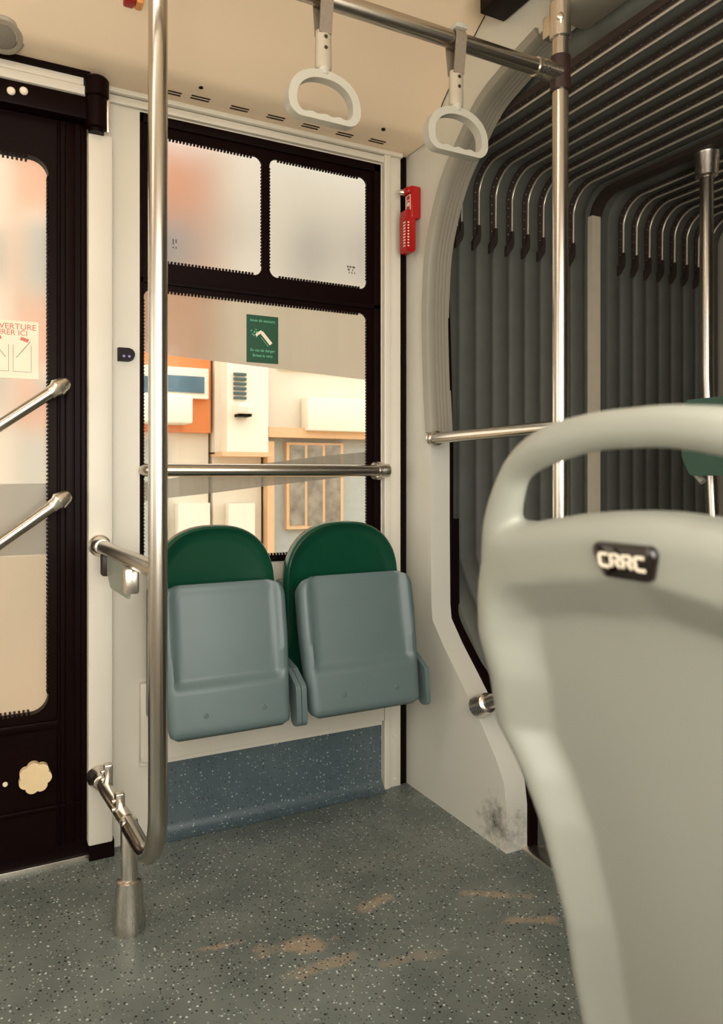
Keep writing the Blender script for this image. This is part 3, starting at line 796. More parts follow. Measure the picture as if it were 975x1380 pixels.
bm = NB(); lathe(bm, (.325, 2.32, .255), (0, -1, 0), [(.034, 0), (.034, .008), (.026, .02), (.022, .06), (.0195, .062)]); part('end_flange', bm, M['steel2'], lb)
for y, z in ((2.22, .285), (2.03, .275)):
    bm = NB(); box(bm, .325, .349, y-.014, y+.014, z-.03, z+.038, .004)
    for k in range(2): lathe(bm, (.327, y, z+.018-.022*k), (-1, -.3, 0), [(.006, 0), (.006, .008), (.004, .011)], 12)
    part('glass_clamp', bm, M['steel2'], lb)
for y in (2.22, 1.86):
    bm = NB(); box(bm, .318, .352, y-.022, y+.022, .862, .924, .006); part('glass_clamp', bm, M['dark'] if y > 2 else M['alu'], cb)
bm = NB(); plate(bm, [(2.20, .922), (1.885, .922), (1.885, .845), (2.14, .838), (2.20, .87)], [], YZ(.331), YZ(.339)); part('glass_offcut', bm, M['plateglass'], cb)

# ------------------------------------------------------------------ pole by the arch, ceiling rail, side rail
XQ, YQ = 1.375, 1.50
gp_ = thing('grab_pole', 'vertical steel pole in front of the dark bellows, joined to the overhead rail', 'grab pole', (1.44, 1.92, .40))
path = fillet([(XQ, YQ, 2.33), (XQ, YQ, .62), (1.435, 1.925, .415)], [.22], 12)
bm = NB(); tube(bm, path, .0212, 24); part('pole_tube', bm, M['steel'], gp_)
bm = NB(); lathe(bm, (XQ, YQ, 2.395), (0, 0, -1), [(.028, 0), (.028, .09), (.022, .094)])
obox(bm, Vector((XQ+.01, YQ+.03, 2.35)), Vector((1, 0, 0)), Vector((0, 1, 0)), Vector((0, 0, 1)), .03, .02, .03, .006)
lathe(bm, (XQ-.018, YQ-.018, 2.345), (-.6, -.8, 0), [(.009, 0), (.009, .012), (.006, .014)], 12); part('top_clamp', bm, M['steel2'], gp_)
bm = NB(); tube(bm, [(XQ, YQ, 2.255), (XQ, YQ, 2.165)], .0265, 24); part('tee_sleeve', bm, M['dark'], gp_)
bm = NB(); dd = (Vector(path[-1])-Vector(path[-2])).normalized(); e = Vector(path[-1])
tube(bm, [e-dd*.05, e-dd*.045, e-dd*.01, e+dd*.02, e+dd*.03], [.024, .031, .036, .036, .022], 20); part('end_flange', bm, M['steel2'], gp_, 40)

ZRL = 2.21
cr = thing('ceiling_rail', 'overhead steel rail running along the ceiling carrying the hanging straps', 'handrail', (0, YQ, ZRL))
bm = NB(); tube(bm, [(-2.6, YQ+.01, ZRL), (XQ-.04, YQ, ZRL)], .0205, 24); part('rail_tube', bm, M['steel'], cr)
bm = NB(); tube(bm, [(XQ-.085, YQ, ZRL), (XQ-.055, YQ, ZRL), (XQ-.01, YQ, ZRL)], [.024, .025, .025], 20); part('rail_collar', bm, M['steel2'], cr)
for x in (-.6, -2.2):
    bm = NB(); tube(bm, [(x, YQ+.01, ZRL), (x, YQ+.01, 2.672)], .015); part('rail_hanger', bm, M['steel'], cr)

sr_ = thing('side_rail', 'short horizontal steel rail between the white arch and the vertical pole', 'handrail', (1.40, 1.85, 1.28))
p = W(592, 591, X=1.44)
bm = NB(); tube(bm, [(1.425, p.y+.03, 1.278), (XQ+.004, YQ+.018, 1.278)], .0185, 20); part('rail_tube', bm, M['steel'], sr_)
bm = NB(); tube(bm, [(1.437, p.y+.035, 1.278), (1.428, p.y-.005, 1.278), (1.427, p.y-.012, 1.278)], [.026, .026, .02], 20); lathe(bm, (1.415, p.y+.012, 1.278), (-1, -.5, 0), [(.012, 0), (.012, .015), (.008, .017)], 14)
lathe(bm, (1.432, p.y+.012, 1.278), (1, 0, 0), [(.02, -.01), (.02, .02)])
part('end_flange', bm, M['steel2'], sr_)

# ------------------------------------------------------------------ hanging straps
def d_outline(w_, top, bot, rc, n=24):
    """closed D outline, origin at its top centre"""
    out = []
    zs = -top
    for k in range(n+1):
        a = math.pi*k/n; c, s_ = math.cos(a), math.sin(a)
        out.append((w_*math.copysign(abs(c)**.9, c), zs+top*abs(s_)**.95))
    for cx, a0 in ((-w_+rc, 180), (w_-rc, 270)):
        for k in range(1, 8):
            a = R(a0+90*k/8); out.append((cx+rc*math.cos(a), -bot+rc+rc*math.sin(a)))
    return out
hs = thing('hanging_strap', 'left grey hanging strap with D-shaped grip on the overhead rail', 'hanging strap', (0, YQ, ZRL), 'strap handles on the ceiling rail')
bm = NB()
sp = [( -.012, -.085)]+[(.0235*math.cos(R(a)), .0235*math.sin(R(a))) for a in range(200, -25, -15)]+[(.012, -.085)]
def ribbon(bm, path, w_, th):
    n = len(path); rings = []
    for i in range(n):
        a = Vector(path[max(i-1, 0)]); b_ = Vector(path[min(i+1, n-1)]); tt = (b_-a).normalized(); q = Vector((tt.y, -tt.x))*th/2; p = Vector(path[i])
        rings.append([bm.verts.new((sx_*w_/2, p.x+s_*q.x, p.y+s_*q.y)) for sx_, s_ in ((-1, -1), (1, -1), (1, 1), (-1, 1))])
    for A_, B_ in zip(rings, rings[1:]):
        for j in range(4): bm.faces.new((A_[j], A_[(j+1) % 4], B_[(j+1) % 4], B_[j]))
    bm.faces.new(rings[0][::-1]); bm.faces.new(rings[-1])
ribbon(bm, sp, .030, .003); part('strap', bm, M['strap'], hs, 40, local=True)
bm = NB(); box(bm, -.0175, .0175, -.027, .027, .018, .030, .003); part('rail_clip', bm, M['grip'], hs, local=True)
bm = NB()
tube(bm, [(0, 0, -.078), (0, 0, -.09), (0, 0, -.14), (0, 0, -.158), (0, 0, -.162)], [.0175, .0185, .0195, .0195, .0165], 20, flat=(1, .75), up=(1, 0, 0)); slv = part('sleeve', bm, M['sleeve'], hs, 40, local=True)
for z in (-.094, -.118):
    bm = NB(); lathe(bm, (0, -.0125, z), (0, -1, 0), [(.0042, 0), (.0042, .003)], 14)
    part('rivet', bm, M['dark'], slv, local=True)
bm = NB(); tube(bm, [(0, 0, -.155), (0, 0, -.175)], .0145, 18); ZG = -.168
o_ = d_outline(.0875, .072, .112, .034); i_ = d_outline(.068, .052, .082, .022)
ii = []
for x_, z_ in i_:
    z2 = z_-.018
    ii.append((x_, z2))
# finger waves on the lower bar
flat_ = [q for q in ii]
wave = []
for k, q in enumerate(flat_):
    wave.append(q)
    nx = flat_[(k+1) % len(flat_)]
    if abs(q[1]-nx[1]) < 1e-4 and q[1] < -.09 and nx[0]-q[0] > .02:
        for s_ in range(1, 30):
            x_ = q[0]+(nx[0]-q[0])*s_/30; wave.append((x_, q[1]+.0032*(.5-.5*math.cos(2*math.pi*3*s_/30))))
bm2 = NB(); plate(bm2, o_, [wave], lambda q: Vector((q[0], -.0125, q[1]+ZG)), lambda q: Vector((q[0], .0125, q[1]+ZG)))
es = [e_ for e_ in bm2.edges if len(e_.link_faces) == 2 and 1.3 < e_.calc_face_angle() < 1.8 and abs(e_.verts[0].co.y-e_.verts[1].co.y) < 1e-5]
bmesh.ops.bevel(bm2, geom=es, offset=.006, segments=3, affect='EDGES')
merge(bm, bm2); part('grip', bm, M['grip'], hs, 45, local=True)
x1 = W(436, 60, Y=YQ).x; x2_ = W(615, 100, Y=YQ).x
hs.location = (x1, YQ, ZRL)
dup_tree(hs, (x2_, YQ, ZRL), 'right grey hanging strap with D-shaped grip, overlapping the arch trim')

# ------------------------------------------------------------------ ceiling fittings
def on_ceiling(u, v):
    """point where a sight line meets the ceiling, for choosing where a fitting sits"""
    best = None
    for k in range(400):
        t_ = .5+k*.008; p_ = Vector((0, 0, H))+ray(u, v)*t_
        for (y0, z0), (y1, z1) in zip(prof, prof[1:]):
            if y1 <= p_.y <= y0 and p_.z >= z0+(z1-z0)*(p_.y-y0)/(y1-y0+1e-9): return p_, Vector((0, z0-z1, y1-y0)).normalized()
    return p_, Vector((0, 0, -1))
p_, q_ = on_ceiling(4, 47)
if q_.z > 0: q_ = -q_
rl = thing('ceiling_lamp', 'round recessed lamp with grey ring in the ceiling above the door', 'ceiling lamp', p_)
bm = NB(); lathe(bm, p_-q_*.004, q_, [(.055, 0), (.055, .006), (.048, .012), (.036, .013), (.034, .006)], 32); part('lamp_ring', bm, M['lampgrey'], rl)
bm = NB(); lathe(bm, p_, q_, [(.034, 0), (.033, .010), (.02, .014)], 28); part('lamp_lens', bm, M['lampglass'], rl)
p_, q_ = on_ceiling(182, -3)
if q_.z > 0: q_ = -q_
ml = thing('marker_lamp', 'small red and amber lamp on the ceiling beside the tall pole', 'lamp', p_)
bm = NB(); box(bm, p_.x-.03, p_.x+.0, p_.y-.02, p_.y+.022, p_.z-.022, p_.z+.02, .006); part('red_lens', bm, M['red'], ml)
bm = NB(); box(bm, p_.x+.001, p_.x+.022, p_.y-.02, p_.y+.022, p_.z-.022, p_.z+.02, .006); part('amber_lens', bm, M['amber'], ml)
# slots in the soffit
bm = NB()
for u, v in ((232, 124), (271, 132), (324, 146), (373, 158), (420, 170), (466, 181), (510, 190)):
    p_ = W(u, v-1, Z=2.335)
    for dy in (0, .016): box(bm, p_.x-.030, p_.x+.030, p_.y+dy-.003, p_.y+dy+.003, 2.3335, 2.337)
for u, v in ((271, 117), (517, 174)):
    p_ = W(u, v, Z=2.337); lathe(bm, (p_.x, p_.y, 2.338), (0, 0, -1), [(.007, 0), (.007, .005)], 14)
struct('trim_12', bm, M['black'])
# seam line between ceiling and bulkhead
bm = NB(); sweep(bm, [(y, z) for y, z in prof[1:-1]], [(1.4255, .0015), (1.4305, .0015), (1.4305, .02), (1.4255, .02)]); struct('trim_13', bm, M['rubber'])
# dark display box under the ceiling
dp = thing('display_box', 'dark display box under the ceiling next to the arch, beside the overhead rail', 'display', (1.38, 1.4, 2.66))
bm = NB(); box(bm, 1.335, 1.425, .75, 1.80, 2.525, 2.672, .004); part('display_case', bm, M['black'], dp)
bm = NB(); box(bm, 1.331, 1.336, .79, 1.76, 2.56, 2.65); part('display_screen', bm, M['badge'], dp)

# ------------------------------------------------------------------ emergency hammer
eh = thing('emergency_hammer', 'red emergency hammer in its holder on the white bulkhead by the window', 'hammer', (1.43, 2.305, 1.95))
zt_, zm_, zb_ = 2.192, 2.075, 1.952
bm = NB(); box(bm, 1.388, 1.43, 2.278, 2.325, zm_, zt_, .008); box(bm, 1.376, 1.42, 2.284, 2.332, zt_-.028, zt_-.002, .010); part('holder', bm, M['red'], eh)
bm = NB()
pts = [(1.372, zm_+.028), (1.368, zm_-.008), (1.368, zb_+.012), (1.376, zb_), (1.400, zb_), (1.408, zb_+.010), (1.408, zm_+.028)]
plate(bm, pts, [], lambda p: Vector((p[0], 2.282, p[1])), lambda p: Vector((p[0], 2.327, p[1])))
bmesh.ops.bevel(bm, geom=list(bm.edges), offset=.003, segments=1, affect='EDGES') if False else None
hh = part('hammer_handle', bm, M['red'], eh, 25)
bm = NB()
for k in range(9): box(bm, 1.3665, 1.3695, 2.287, 2.299, zb_+.018+k*.0105, zb_+.0225+k*.0105); 
for k in range(9): box(bm, 1.374, 1.380, 2.2805, 2.283, zb_+.018+k*.0105, zb_+.0225+k*.0105)
part('grip_teeth', bm, M['print_white'], hh)
bm = NB()
for ya, yb, za, zb2 in ((2.285, 2.287, zm_+.01, zt_-.035), (2.314, 2.316, zm_+.01, zt_-.035), (2.285, 2.316, zm_+.008, zm_+.010), (2.285, 2.316, zt_-.035, zt_-.033), (2.290, 2.311, zt_-.052, zt_-.050), (2.290, 2.311, zm_+.026, zm_+.028)):
    box(bm, 1.3865, 1.3885, ya, yb, za, zb2)
lathe(bm, (1.389, 2.30, zm_+.052), (-1, 0, 0), [(.008, 0), (.008, .0025)], 16)
part('white_print', bm, M['print_white'], eh)
bm = NB(); lathe(bm, (1.392, 2.318, zt_-.016), (-1, .3, 0), [(.010, 0), (.010, .02), (.003, .032)], 16); part('hammer_tip', bm, M['steel2'], eh)

# ------------------------------------------------------------------ grey seat in the foreground
XT, KT, ZT = .49, .19, 1.02
def SP(u, v, off=0):
    d = ray(u, v); t_ = (XT+off+KT*ZT-KT*H)/(d.x+KT*d.z); return Vector((0, 0, H))+d*t_
YS = SP(850, 755).y
def loc2(u, v, off=.022): p_ = SP(u, v, off); return (p_.y-YS, p_.z)
seat = thing('bus_seat', 'grey plastic passenger seat with handle slot, seen from behind at right', 'seat', (.75, YS, 0))
outer_l = [loc2(u, v, .022 if v > 960 else .010) for u, v in ((772,1300),(760,1220),(745,1162),(727,1093),(702,1027),(671,961),(657,900),(645.5,850),(643,802),(645,770),(651,737),(657,704),(665,671),(677.6,634),(698,601.5),(723,581),(760,564.6),(805,554),(850,548.5))]
inner_top = [loc2(u, v) for u, v in ((704,704),(701,692),(706,663),(714,642.5),(739,629),(772,618),(821,607),(850,605))]
inner_bot = [loc2(u, v) for u, v in ((704,704),(739,698),(780,692),(829,688.5),(850,688.3))]
ztop_c = loc2(850, 548.5)[1]
def interp(tbl, x_):
    if x_ <= tbl[0][0]: return tbl[0][1]
    for (a, fa), (b_, fb) in zip(tbl, tbl[1:]):
        if x_ <= b_: return fa+(fb-fa)*(x_-a)/(b_-a+1e-9)
    return tbl[-1][1]
wtab = sorted([(z, y) for y, z in outer_l if z <= loc2(657, 704)[1]+.001])
wtab = [(.40, wtab[0][1]-.015)]+wtab
btab = sorted([(-0.0, inner_bot[-1][1])]+[(y, z) for y, z in inner_bot])
zcr = [loc2(u, v, 0) for u, v in ((673, 796), (698, 788), (739, 784), (821, 782), (850, 782))]
ctab = sorted([(y, z) for y, z in zcr])
def xplane(z): return XT+KT*(ZT-z)
bm = NB()
nq, nh = 72, 110
fr = []; bk = []
for i in range(nh+1):
    rf, rb = [], []
    for j in range(nq+1):
        q = -1+2*j/nq
        # top edge of the solid panel follows the slot's lower rim
        zb_s = .40
        s0 = q*.225
        ztop_s = interp(btab, min(abs(s0), btab[-1][0]))
        if abs(s0) > btab[-1][0]: ztop_s = ztop_s+.0
        z = zb_s+(ztop_s-zb_s)*i/nh
        w_ = interp(wtab, z); s_ = q*w_; aq = abs(q)
        zc_ = interp(ctab, min(abs(s_), ctab[-1][0]))
        # relief (positive = away from the viewer)
        rec = sstep(.84, .68, aq)*max(0, min(1, (zc_-z)/.036))
        d_ = .034*rec
        ridge = -.006*math.exp(-((aq-.88)/.07)**2)*sstep(zc_+.02, zc_-.06, z)
        d_ += ridge
        e = (1-aq)*w_
        up_k = sstep(.82, .98, z)
        d_ += (.030-.014*up_k)*(1-math.sqrt(max(0, 1-max(0, 1-e/.028)**2)))
        e2 = ztop_s-z
        d_ += .022*(1-math.sqrt(max(0, 1-max(0, 1-e2/.030)**2)))
        d_ += .012*(abs(q)**2)*(1-up_k)
        rf.append(bm.verts.new((xplane(z)+d_, YS+s_, z)))
        rb.append(bm.verts.new((xplane(z)+max(d_+.014, .060), YS+s_, z)))
    fr.append(rf); bk.append(rb)
for i in range(nh):
    for j in range(nq):
        bm.faces.new((fr[i][j], fr[i][j+1], fr[i+1][j+1], fr[i+1][j])); bm.faces.new((bk[i][j], bk[i+1][j], bk[i+1][j+1], bk[i][j+1]))
for i in range(nh):
    for s_ in (0, nq): bm.faces.new((fr[i][s_], fr[i+1][s_], bk[i+1][s_], bk[i][s_]))
for j in range(nq):
    for s_ in (0, nh): bm.faces.new((fr[s_][j], fr[s_][j+1], bk[s_][j+1], bk[s_][j]))
# handle bow: swept between the outer outline and the slot
mid = []
for (uo, vo), (ui, vi) in (((672,880),(684,880)),((684,890),(692,890)),((671,845),(693,845)),((656,800),(696,790)),((657,726),(700,712)),((661,688),(701,690)),((671,652),(706,663)),((684,622),(714,642.5)),((706,594),(734,630)),((735,575),(762,620)),((775,560),(790,613)),((812,552.5),(826,606.5)),((850,548.5),(850,605))):
    a, b_ = loc2(uo, vo), loc2(ui, vi); mid.append(((a[0]+b_[0])/2, (a[1]+b_[1])/2, math.hypot(a[0]-b_[0], a[1]-b_[1])/2))
mid = mid + [(-a, b_, c) for a, b_, c in reversed(mid[:-1])]
mp_ = smooth_path([Vector(m_) for m_ in mid], 3)
for k in range(len(mp_)):      # the bow is slimmer on its two upright legs than across the top
    a_, b_ = Vector(mp_[max(k-1, 0)][:2]), Vector(mp_[min(k+1, len(mp_)-1)][:2]); hz = abs((b_-a_).normalized().x)
    mp_[k] = (mp_[k][0], mp_[k][1], mp_[k][2]*(.66+.34*hz))
zlow = min(m_[1] for m_ in mid)
tube(bm, [(xplane(z)+.022+.012*sstep(zlow+.12, zlow, z), YS+s_, z) for s_, z, r_ in mp_], [r_ for s_, z, r_ in mp_], 20, flat=(.019/.0205, 1), up=(1, 0, 0))
tmp = bpy.data.meshes.new('tmp'); bmesh.ops.recalc_face_normals(bm, faces=bm.faces); bm.to_mesh(tmp); bm.free()
to = bpy.data.objects.new('tmp', tmp); C.objects.link(to)
md = to.modifiers.new('r', 'REMESH'); md.mode = 'VOXEL'; md.voxel_size = .0035
md = to.modifiers.new('s', 'SMOOTH'); md.factor = .5; md.iterations = 9
dg = bpy.context.evaluated_depsgraph_get(); dg.update()
me = bpy.data.meshes.new_from_object(to.evaluated_get(dg)); bpy.data.objects.remove(to)
bm = NB(); bm.from_mesh(me); shell = part('back_shell', bm, M['seatgrey'], seat, 80)
# badge
cb_ = SP(846, 755); nx_ = Vector((-1, 0, -KT)).normalized(); up_ = Vector((-KT, 0, 1)).normalized(); rt_ = Vector((0, -1, 0))
bw, bh = SP(800, 740), SP(893, 750)
hw = abs(bw.y-bh.y)/2; zt_ = SP(846, 731).z; zb_ = SP(846, 780).z; hh_ = (zt_-zb_)/2
cb_ = Vector((xplane((zt_+zb_)/2)-.001, (bw.y+bh.y)/2, (zt_+zb_)/2))
outl = [tuple(p_)[:2] for p_ in fillet([(0, hh_, 0), (hw, hh_*.92, 0), (hw*.72, -hh_, 0), (-hw*.62, -hh_, 0), (-hw, hh_*.92, 0), (0, hh_, 0)], .007, 5)][1:-1]
bm = NB(); mB = basis(cb_, rt_, up_, nx_)
rings = []
for sc, dz in ((1.0, -.010), (1.0, .002), (.97, .0045), (.92, .0055)):
    rings.append([bm.verts.new(mB @ Vector((x_*sc, z_*sc, dz))) for x_, z_ in outl])
for A_, B_ in zip(rings, rings[1:]):
    for j in range(len(outl)): bm.faces.new((A_[j], A_[(j+1) % len(outl)], B_[(j+1) % len(outl)], B_[j]))
bm.faces.new(rings[0][::-1]); bm.faces.new(rings[-1])
bd = part('badge', bm, M['badge'], shell, 40); bd['label'] = 'glossy black badge with cream letters'
lh = hw*2*.145; sw = lh*.24
CC = [[(.9, 1), (.2, 1), (.06, .92), (0, .75), (0, .25), (.06, .08), (.2, 0), (.9, 0)]]
RR = [[(0, 0), (0, 1), (.62, 1), (.78, .93), (.82, .75), (.78, .57), (.62, .48), (.25, .48)], [(.42, .48), (.86, 0)]]
bm = NB(); X_ = -4.5*lh/2; c0 = cb_+nx_*.0058
for gl in (CC, RR, RR, CC):
    for st_ in gl:
        q3 = [c0+rt_*(X_+x_*lh)+up_*((z_-.46)*lh) for x_, z_ in st_]
        rings = []
        for k in range(len(q3)):
            tt = (q3[min(k+1, len(q3)-1)]-q3[max(k-1, 0)]).normalized(); sd = nx_.cross(tt).normalized()*sw/2
            rings.append([bm.verts.new(q3[k]+sd*a_+nx_*b2) for a_, b2 in ((-1, -.0006), (1, -.0006), (1, .0004), (-1, .0004))])
        for A_, B_ in zip(rings, rings[1:]):
            for k in range(4): bm.faces.new((A_[k], A_[(k+1) % 4], B_[(k+1) % 4], B_[k]))
        bm.faces.new(rings[0][::-1]); bm.faces.new(rings[-1])
    X_ += 1.2*lh
# lettering belongs to the badge
part('badge_lettering', bm, M['badge_text'], shell)
# brown spot on the shell
# front pad, cushion and stand (seen from the far side)
bm = NB()
for k in range(1): pass
pts = rrect(-.20, .20, .60, 1.02, .08)
plate(bm, pts, [], lambda p_: Vector((xplane(p_[1])+.056, YS+p_[0], p_[1])), lambda p_: Vector((xplane(p_[1])+.085, YS+p_[0]*.94, .81+(p_[1]-.81)*.94)))
part('back_pad', bm, M['green'], seat, 50)
bm = NB(); box(bm, .62, 1.06, YS-.205, YS+.13, .50, .57, .03, 4); part('seat_cushion', bm, M['green'], seat, 50)
bm = NB(); box(bm, .60, 1.02, YS-.20, YS+.11, .44, .505, .015, 3); part('seat_base', bm, M['seatgrey'], seat, 50)
bm = NB(); box(bm, .72, .92, YS-.15, YS+.10, 0, .445, .01); part('pedestal', bm, M['dark'], seat)

# ------------------------------------------------------------------ far pole and green seat in the joint
fp_ = W(953, 200, X=2.33)
fpl = thing('grab_pole', 'steel pole behind the green headrest at the middle of the bellows', 'grab pole', (fp_.x, fp_.y, 0))
bm = NB(); q2 = W(966, 700, X=2.33)
tube(bm, fillet([(fp_.x, fp_.y, 2.30), (fp_.x, fp_.y, 1.5), (fp_.x, fp_.y-.03, .9), (fp_.x, fp_.y-.02, -.01)], [.6, .5], 8), .0235, 20); part('pole_tube', bm, M['steel'], fpl)
bm = NB(); lathe(bm, (fp_.x, fp_.y, 2.302), (0, 0, -1), [(.046, 0), (.044, .01), (.038, .08), (.027, .085)]); part('top_flange', bm, M['steel2'], fpl)
g0 = W(925, 590, X=2.02); g1 = W(925, 540, X=2.02).z; g2 = W(925, 641, X=2.02).z
gs = thing('bus_seat', 'seat with dark green headrest standing in the joint before the thin pole', 'seat', (2.05, g0.y-.19, -.012))
yl = g0.y; yr = yl-.40
bm = NB()
pf = [tuple(p_)[:2] for p_ in fillet([(yl-.02, g1, 0), (yl, g1-.03, 0), (yl, g2+.06, 0), (yl-.03, g2, 0), (yr+.03, g2, 0), (yr, g2+.06, 0), (yr, g1-.03, 0), (yr+.02, g1, 0), (yl-.02, g1, 0)], .018, 4)][:-1]
plate(bm, pf, [], YZ(2.0), YZ(2.085)); bmesh.ops.bevel(bm, geom=[e_ for e_ in bm.edges if len(e_.link_faces) == 2 and 1.3 < e_.calc_face_angle() < 1.8], offset=.012, segments=3, affect='EDGES')
part('headrest', bm, M['green'], gs, 40)
bm = NB(); c_ = W(921, 622, X=2.05)
tube(bm, fillet([(2.05, yl-.01, g1-.05), (2.05, yl+.022, g1-.08), (2.05, yl+.012, g2+.03), (2.05, yl-.04, g2-.02)], .04, 5), .011, 14); part('side_handle', bm, M['grip'], gs)
bm = NB(); box(bm, 2.05, 2.10, yr, yl-.02, .42, .94, .02, 3); tube(bm, [(2.06, yl-.15, .9), (2.06, yl-.15, g2+.05)], .012, 12); part('back_shell', bm, M['seatgrey'], gs, 50)
bm = NB(); box(bm, 1.66, 2.08, yr, yl-.02, .40, .47, .025, 3); part('seat_cushion', bm, M['green'], gs, 50)
bm = NB(); box(bm, 1.78, 1.98, yr+.1, yl-.12, -.012, .405, .01); part('pedestal', bm, M['dark'], gs)

# ------------------------------------------------------------------ street outside
bm = NB(); box(bm, -16, 20, 2.6, 7.4, -.42, -.35); struct('road', bm, M['road'])
bm = NB(); box(bm, -16, 20, 7.4, 14, -.42, -.22); struct('pavement', bm, M['paving'])
bm = NB(); box(bm, -16, 20, -14, 2.6, -.47, -.42); struct('ground', bm, M['road'])
YO = 8.6
def P(u, v, Y=YO): p_ = W(u, v, Y=Y); return p_.x, p_.z
def fb(bm, u0, v0, u1, v1, y0, y1, Y=YO, bev=0, zmin=None):
    xa, za = P(u0, (v0+v1)/2, Y)[0], P((u0+u1)/2, v0, Y)[1]; xb, zb2 = P(u1, (v0+v1)/2, Y)[0], P((u0+u1)/2, v1, Y)[1]
    if zmin is not None: zb2 = zmin
    box(bm, xa, xb, y0, y1, zb2, za, bev)
# orange house
b1 = thing('building', 'orange house with blue windows across the street, left of the cream tower', 'building', (-1, YO+1, -.22))
bm = NB(); fb(bm, 24, 170, 284, 580, YO, YO+4); part('upper_wall', bm, M['orange'], b1)
bm = NB(); fb(bm, 24, 580, 284, 640, YO+.1, YO+4, zmin=-.22); part('ground_wall', bm, M['beigewall'], b1)
for (u0, v0, u1, v1) in ((168, 495, 278, 536), (50, 497, 120, 536), (120, 290, 262, 372), (30, 290, 90, 400)):
    bm = NB(); fb(bm, u0, v0, u1, v1, YO-.10, YO+.02); f_ = part('window_frame', bm, M['creamwall'], b1)
    bm = NB(); fb(bm, u0+6, v0+13, (u0+u1)/2-10, v1-6, YO-.12, YO-.09); fb(bm, (u0+u1)/2-4, v0+13, u1-6, v1-6, YO-.12, YO-.09); part('window_pane', bm, M['bluepane'], f_)
bm = NB(); fb(bm, 150, 534, 250, 572, YO-.35, YO-.02, bev=.03); part('awning', bm, M['creamwall'], b1)
for (u0, u1) in ((195, 228), (85, 130), (30, 62)):
    bm = NB(); fb(bm, u0, 592, u1, 640, YO+.04, YO+.12, zmin=-.2); part('shop_door', bm, M['bluewall'], b1)
for (u0, u1, v0) in ((238, 280, 678),):
    bm = NB(); fb(bm, u0, v0, u1, 700, YO-.1, YO+.2, zmin=-.22); part('pillar', bm, M['creamwall'], b1)
# white house further left
b0 = thing('building', 'pale house at the far left, seen through the door glass', 'building', (-5, YO+1, -.22))
bm = NB(); fb(bm, -260, 150, 22, 640, YO+.2, YO+4, zmin=-.22); part('house_wall', bm, M['creamwall'], b0)
for (u0, v0, u1, v1) in ((-40, 470, 6, 545), (-120, 470, -70, 545), (-40, 300, 6, 370)):
    bm = NB(); fb(bm, u0, v0, u1, v1, YO+.14, YO+.22); f_ = part('window_frame', bm, M['beigewall'], b0)
    bm = NB(); fb(bm, u0+5, v0+5, u1-5, v1-5, YO+.12, YO+.15); part('window_pane', bm, M['bluepane'], f_)
# cream stair tower
b2 = thing('building', 'narrow cream tower with louvred vents between orange and beige houses', 'building', (3.2, YO+1, -.22))
bm = NB(); fb(bm, 296, 170, 350, 612, YO-.30, YO+4); part('tower_wall', bm, M['creamwall'], b2)
bm = NB(); fb(bm, 288, 170, 297, 612, YO-.05, YO+4); part('tower_return', bm, M['beigewall'], b2)
bm = NB(); fb(bm, 288, 610, 354, 616, YO-.35, YO+4); part('tower_ledge', bm, M['peach'], b2)
bm = NB(); fb(bm, 289, 616, 354, 640, YO+.05, YO+4, zmin=-.22); part('ground_wall', bm, M['beigewall'], b2)
bm = NB(); fb(bm, 305, 678, 340, 700, YO-.1, YO+.04, zmin=-.22); part('pillar', bm, M['creamwall'], b2)
for v0, n_ in ((503, 6), (290, 6)):
    for k in range(n_):
        bm = NB(); fb(bm, 314.5, v0+k*6.4, 331, v0+k*6.4+3.4, YO-.345, YO-.295, Y=YO-.3); part('louver', bm, M['louver'], b2)
bm = NB(); fb(bm, 350, 170, 356, 612, YO-.12, YO-.02); part('drain_pipe', bm, M['bluewall'], b2)
ac = thing('air_conditioner', 'white air conditioner box hanging on the cream tower below its vents', 'air conditioner', W(324, 561, Y=YO-.45))
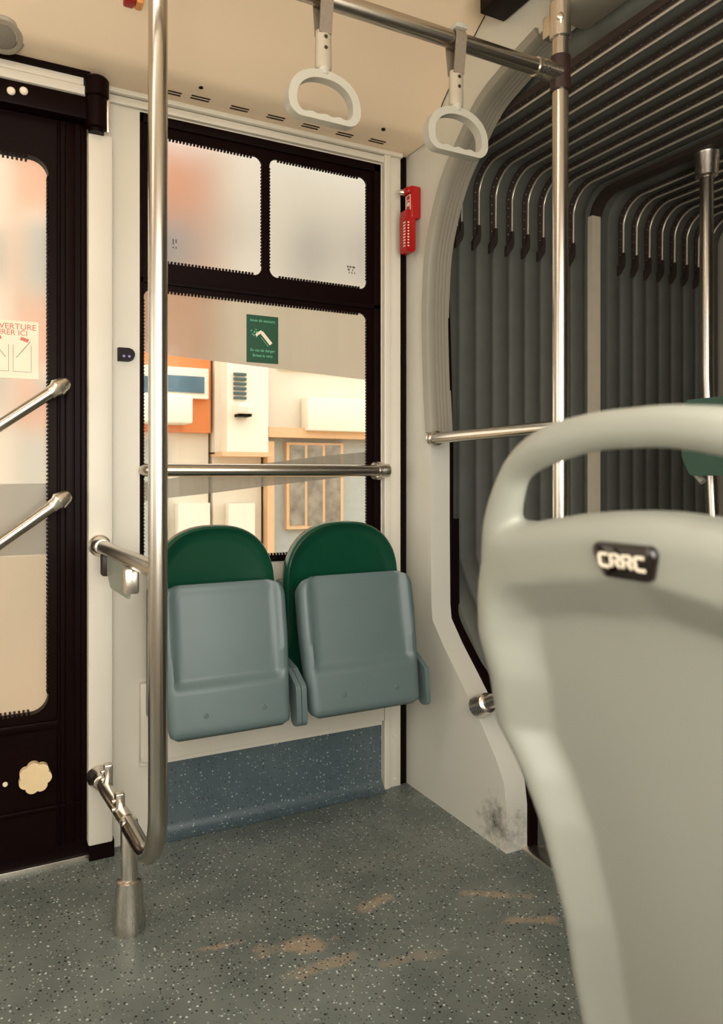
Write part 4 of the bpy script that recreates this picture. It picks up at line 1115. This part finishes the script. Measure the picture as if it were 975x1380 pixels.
bm = NB(); fb(bm, 315, 545, 334, 559, YO-.5, YO-.302, Y=YO-.3, bev=.01); part('casing', bm, M['creamwall'], ac)
bm = NB(); fb(bm, 317, 549, 331, 555.5, YO-.51, YO-.495, Y=YO-.4); part('grille', bm, M['beigewall'], ac)
bm = NB(); fb(bm, 316, 559, 333, 562.5, YO-.48, YO-.302, Y=YO-.3); part('bracket', bm, M['rubber'], ac)
# beige shop house
b3 = thing('building', 'beige house with blank white signboard over a shop window', 'building', (6, YO+1, -.22))
bm = NB(); fb(bm, 357, 235, 800, 586, YO, YO+4); part('upper_wall', bm, M['beigewall'], b3)
bm = NB(); fb(bm, 357, 583, 800, 595, YO-.15, YO+.05); part('cornice', bm, M['peach'], b3)
bm = NB(); fb(bm, 375, 510, 800, 513, YO-.04, YO+.02); part('ledge', bm, M['creamwall'], b3)
bm = NB(); fb(bm, 357, 595, 800, 640, YO+.06, YO+4, zmin=-.22); part('ground_wall', bm, M['bluewall'], b3)
bm = NB(); fb(bm, 405, 540, 520, 583, YO-.25, YO-.02, bev=.01); part('signboard', bm, M['creamwall'], b3)
bm = NB(); fb(bm, 357, 595, 366, 640, YO-.1, YO+.1, zmin=-.22); part('pilaster', bm, M['peach'], b3)
for (u0, u1) in ((386, 462), (520, 600)):
    bm = NB(); fb(bm, u0, 597, u1, 712, YO-.02, YO+.08); f_ = part('shop_window_frame', bm, M['peach'], b3)
    n_ = 3; wd = (u1-u0-4)/n_
    for k in range(n_):
        bm = NB(); fb(bm, u0+4+k*wd, 600, u0+k*wd+wd, 708, YO-.03, YO-.01); part('window_pane', bm, M['darkpane'], f_)
for (u0, v0, u1, v1) in ((400, 300, 440, 380), (480, 300, 520, 380), (560, 300, 620, 380)):
    bm = NB(); fb(bm, u0, v0, u1, v1, YO-.03, YO+.02); f_ = part('window_frame', bm, M['peach'], b3)
    bm = NB(); fb(bm, u0+4, v0+4, u1-4, v1-4, YO-.05, YO-.02); part('window_pane', bm, M['bluepane'], f_)
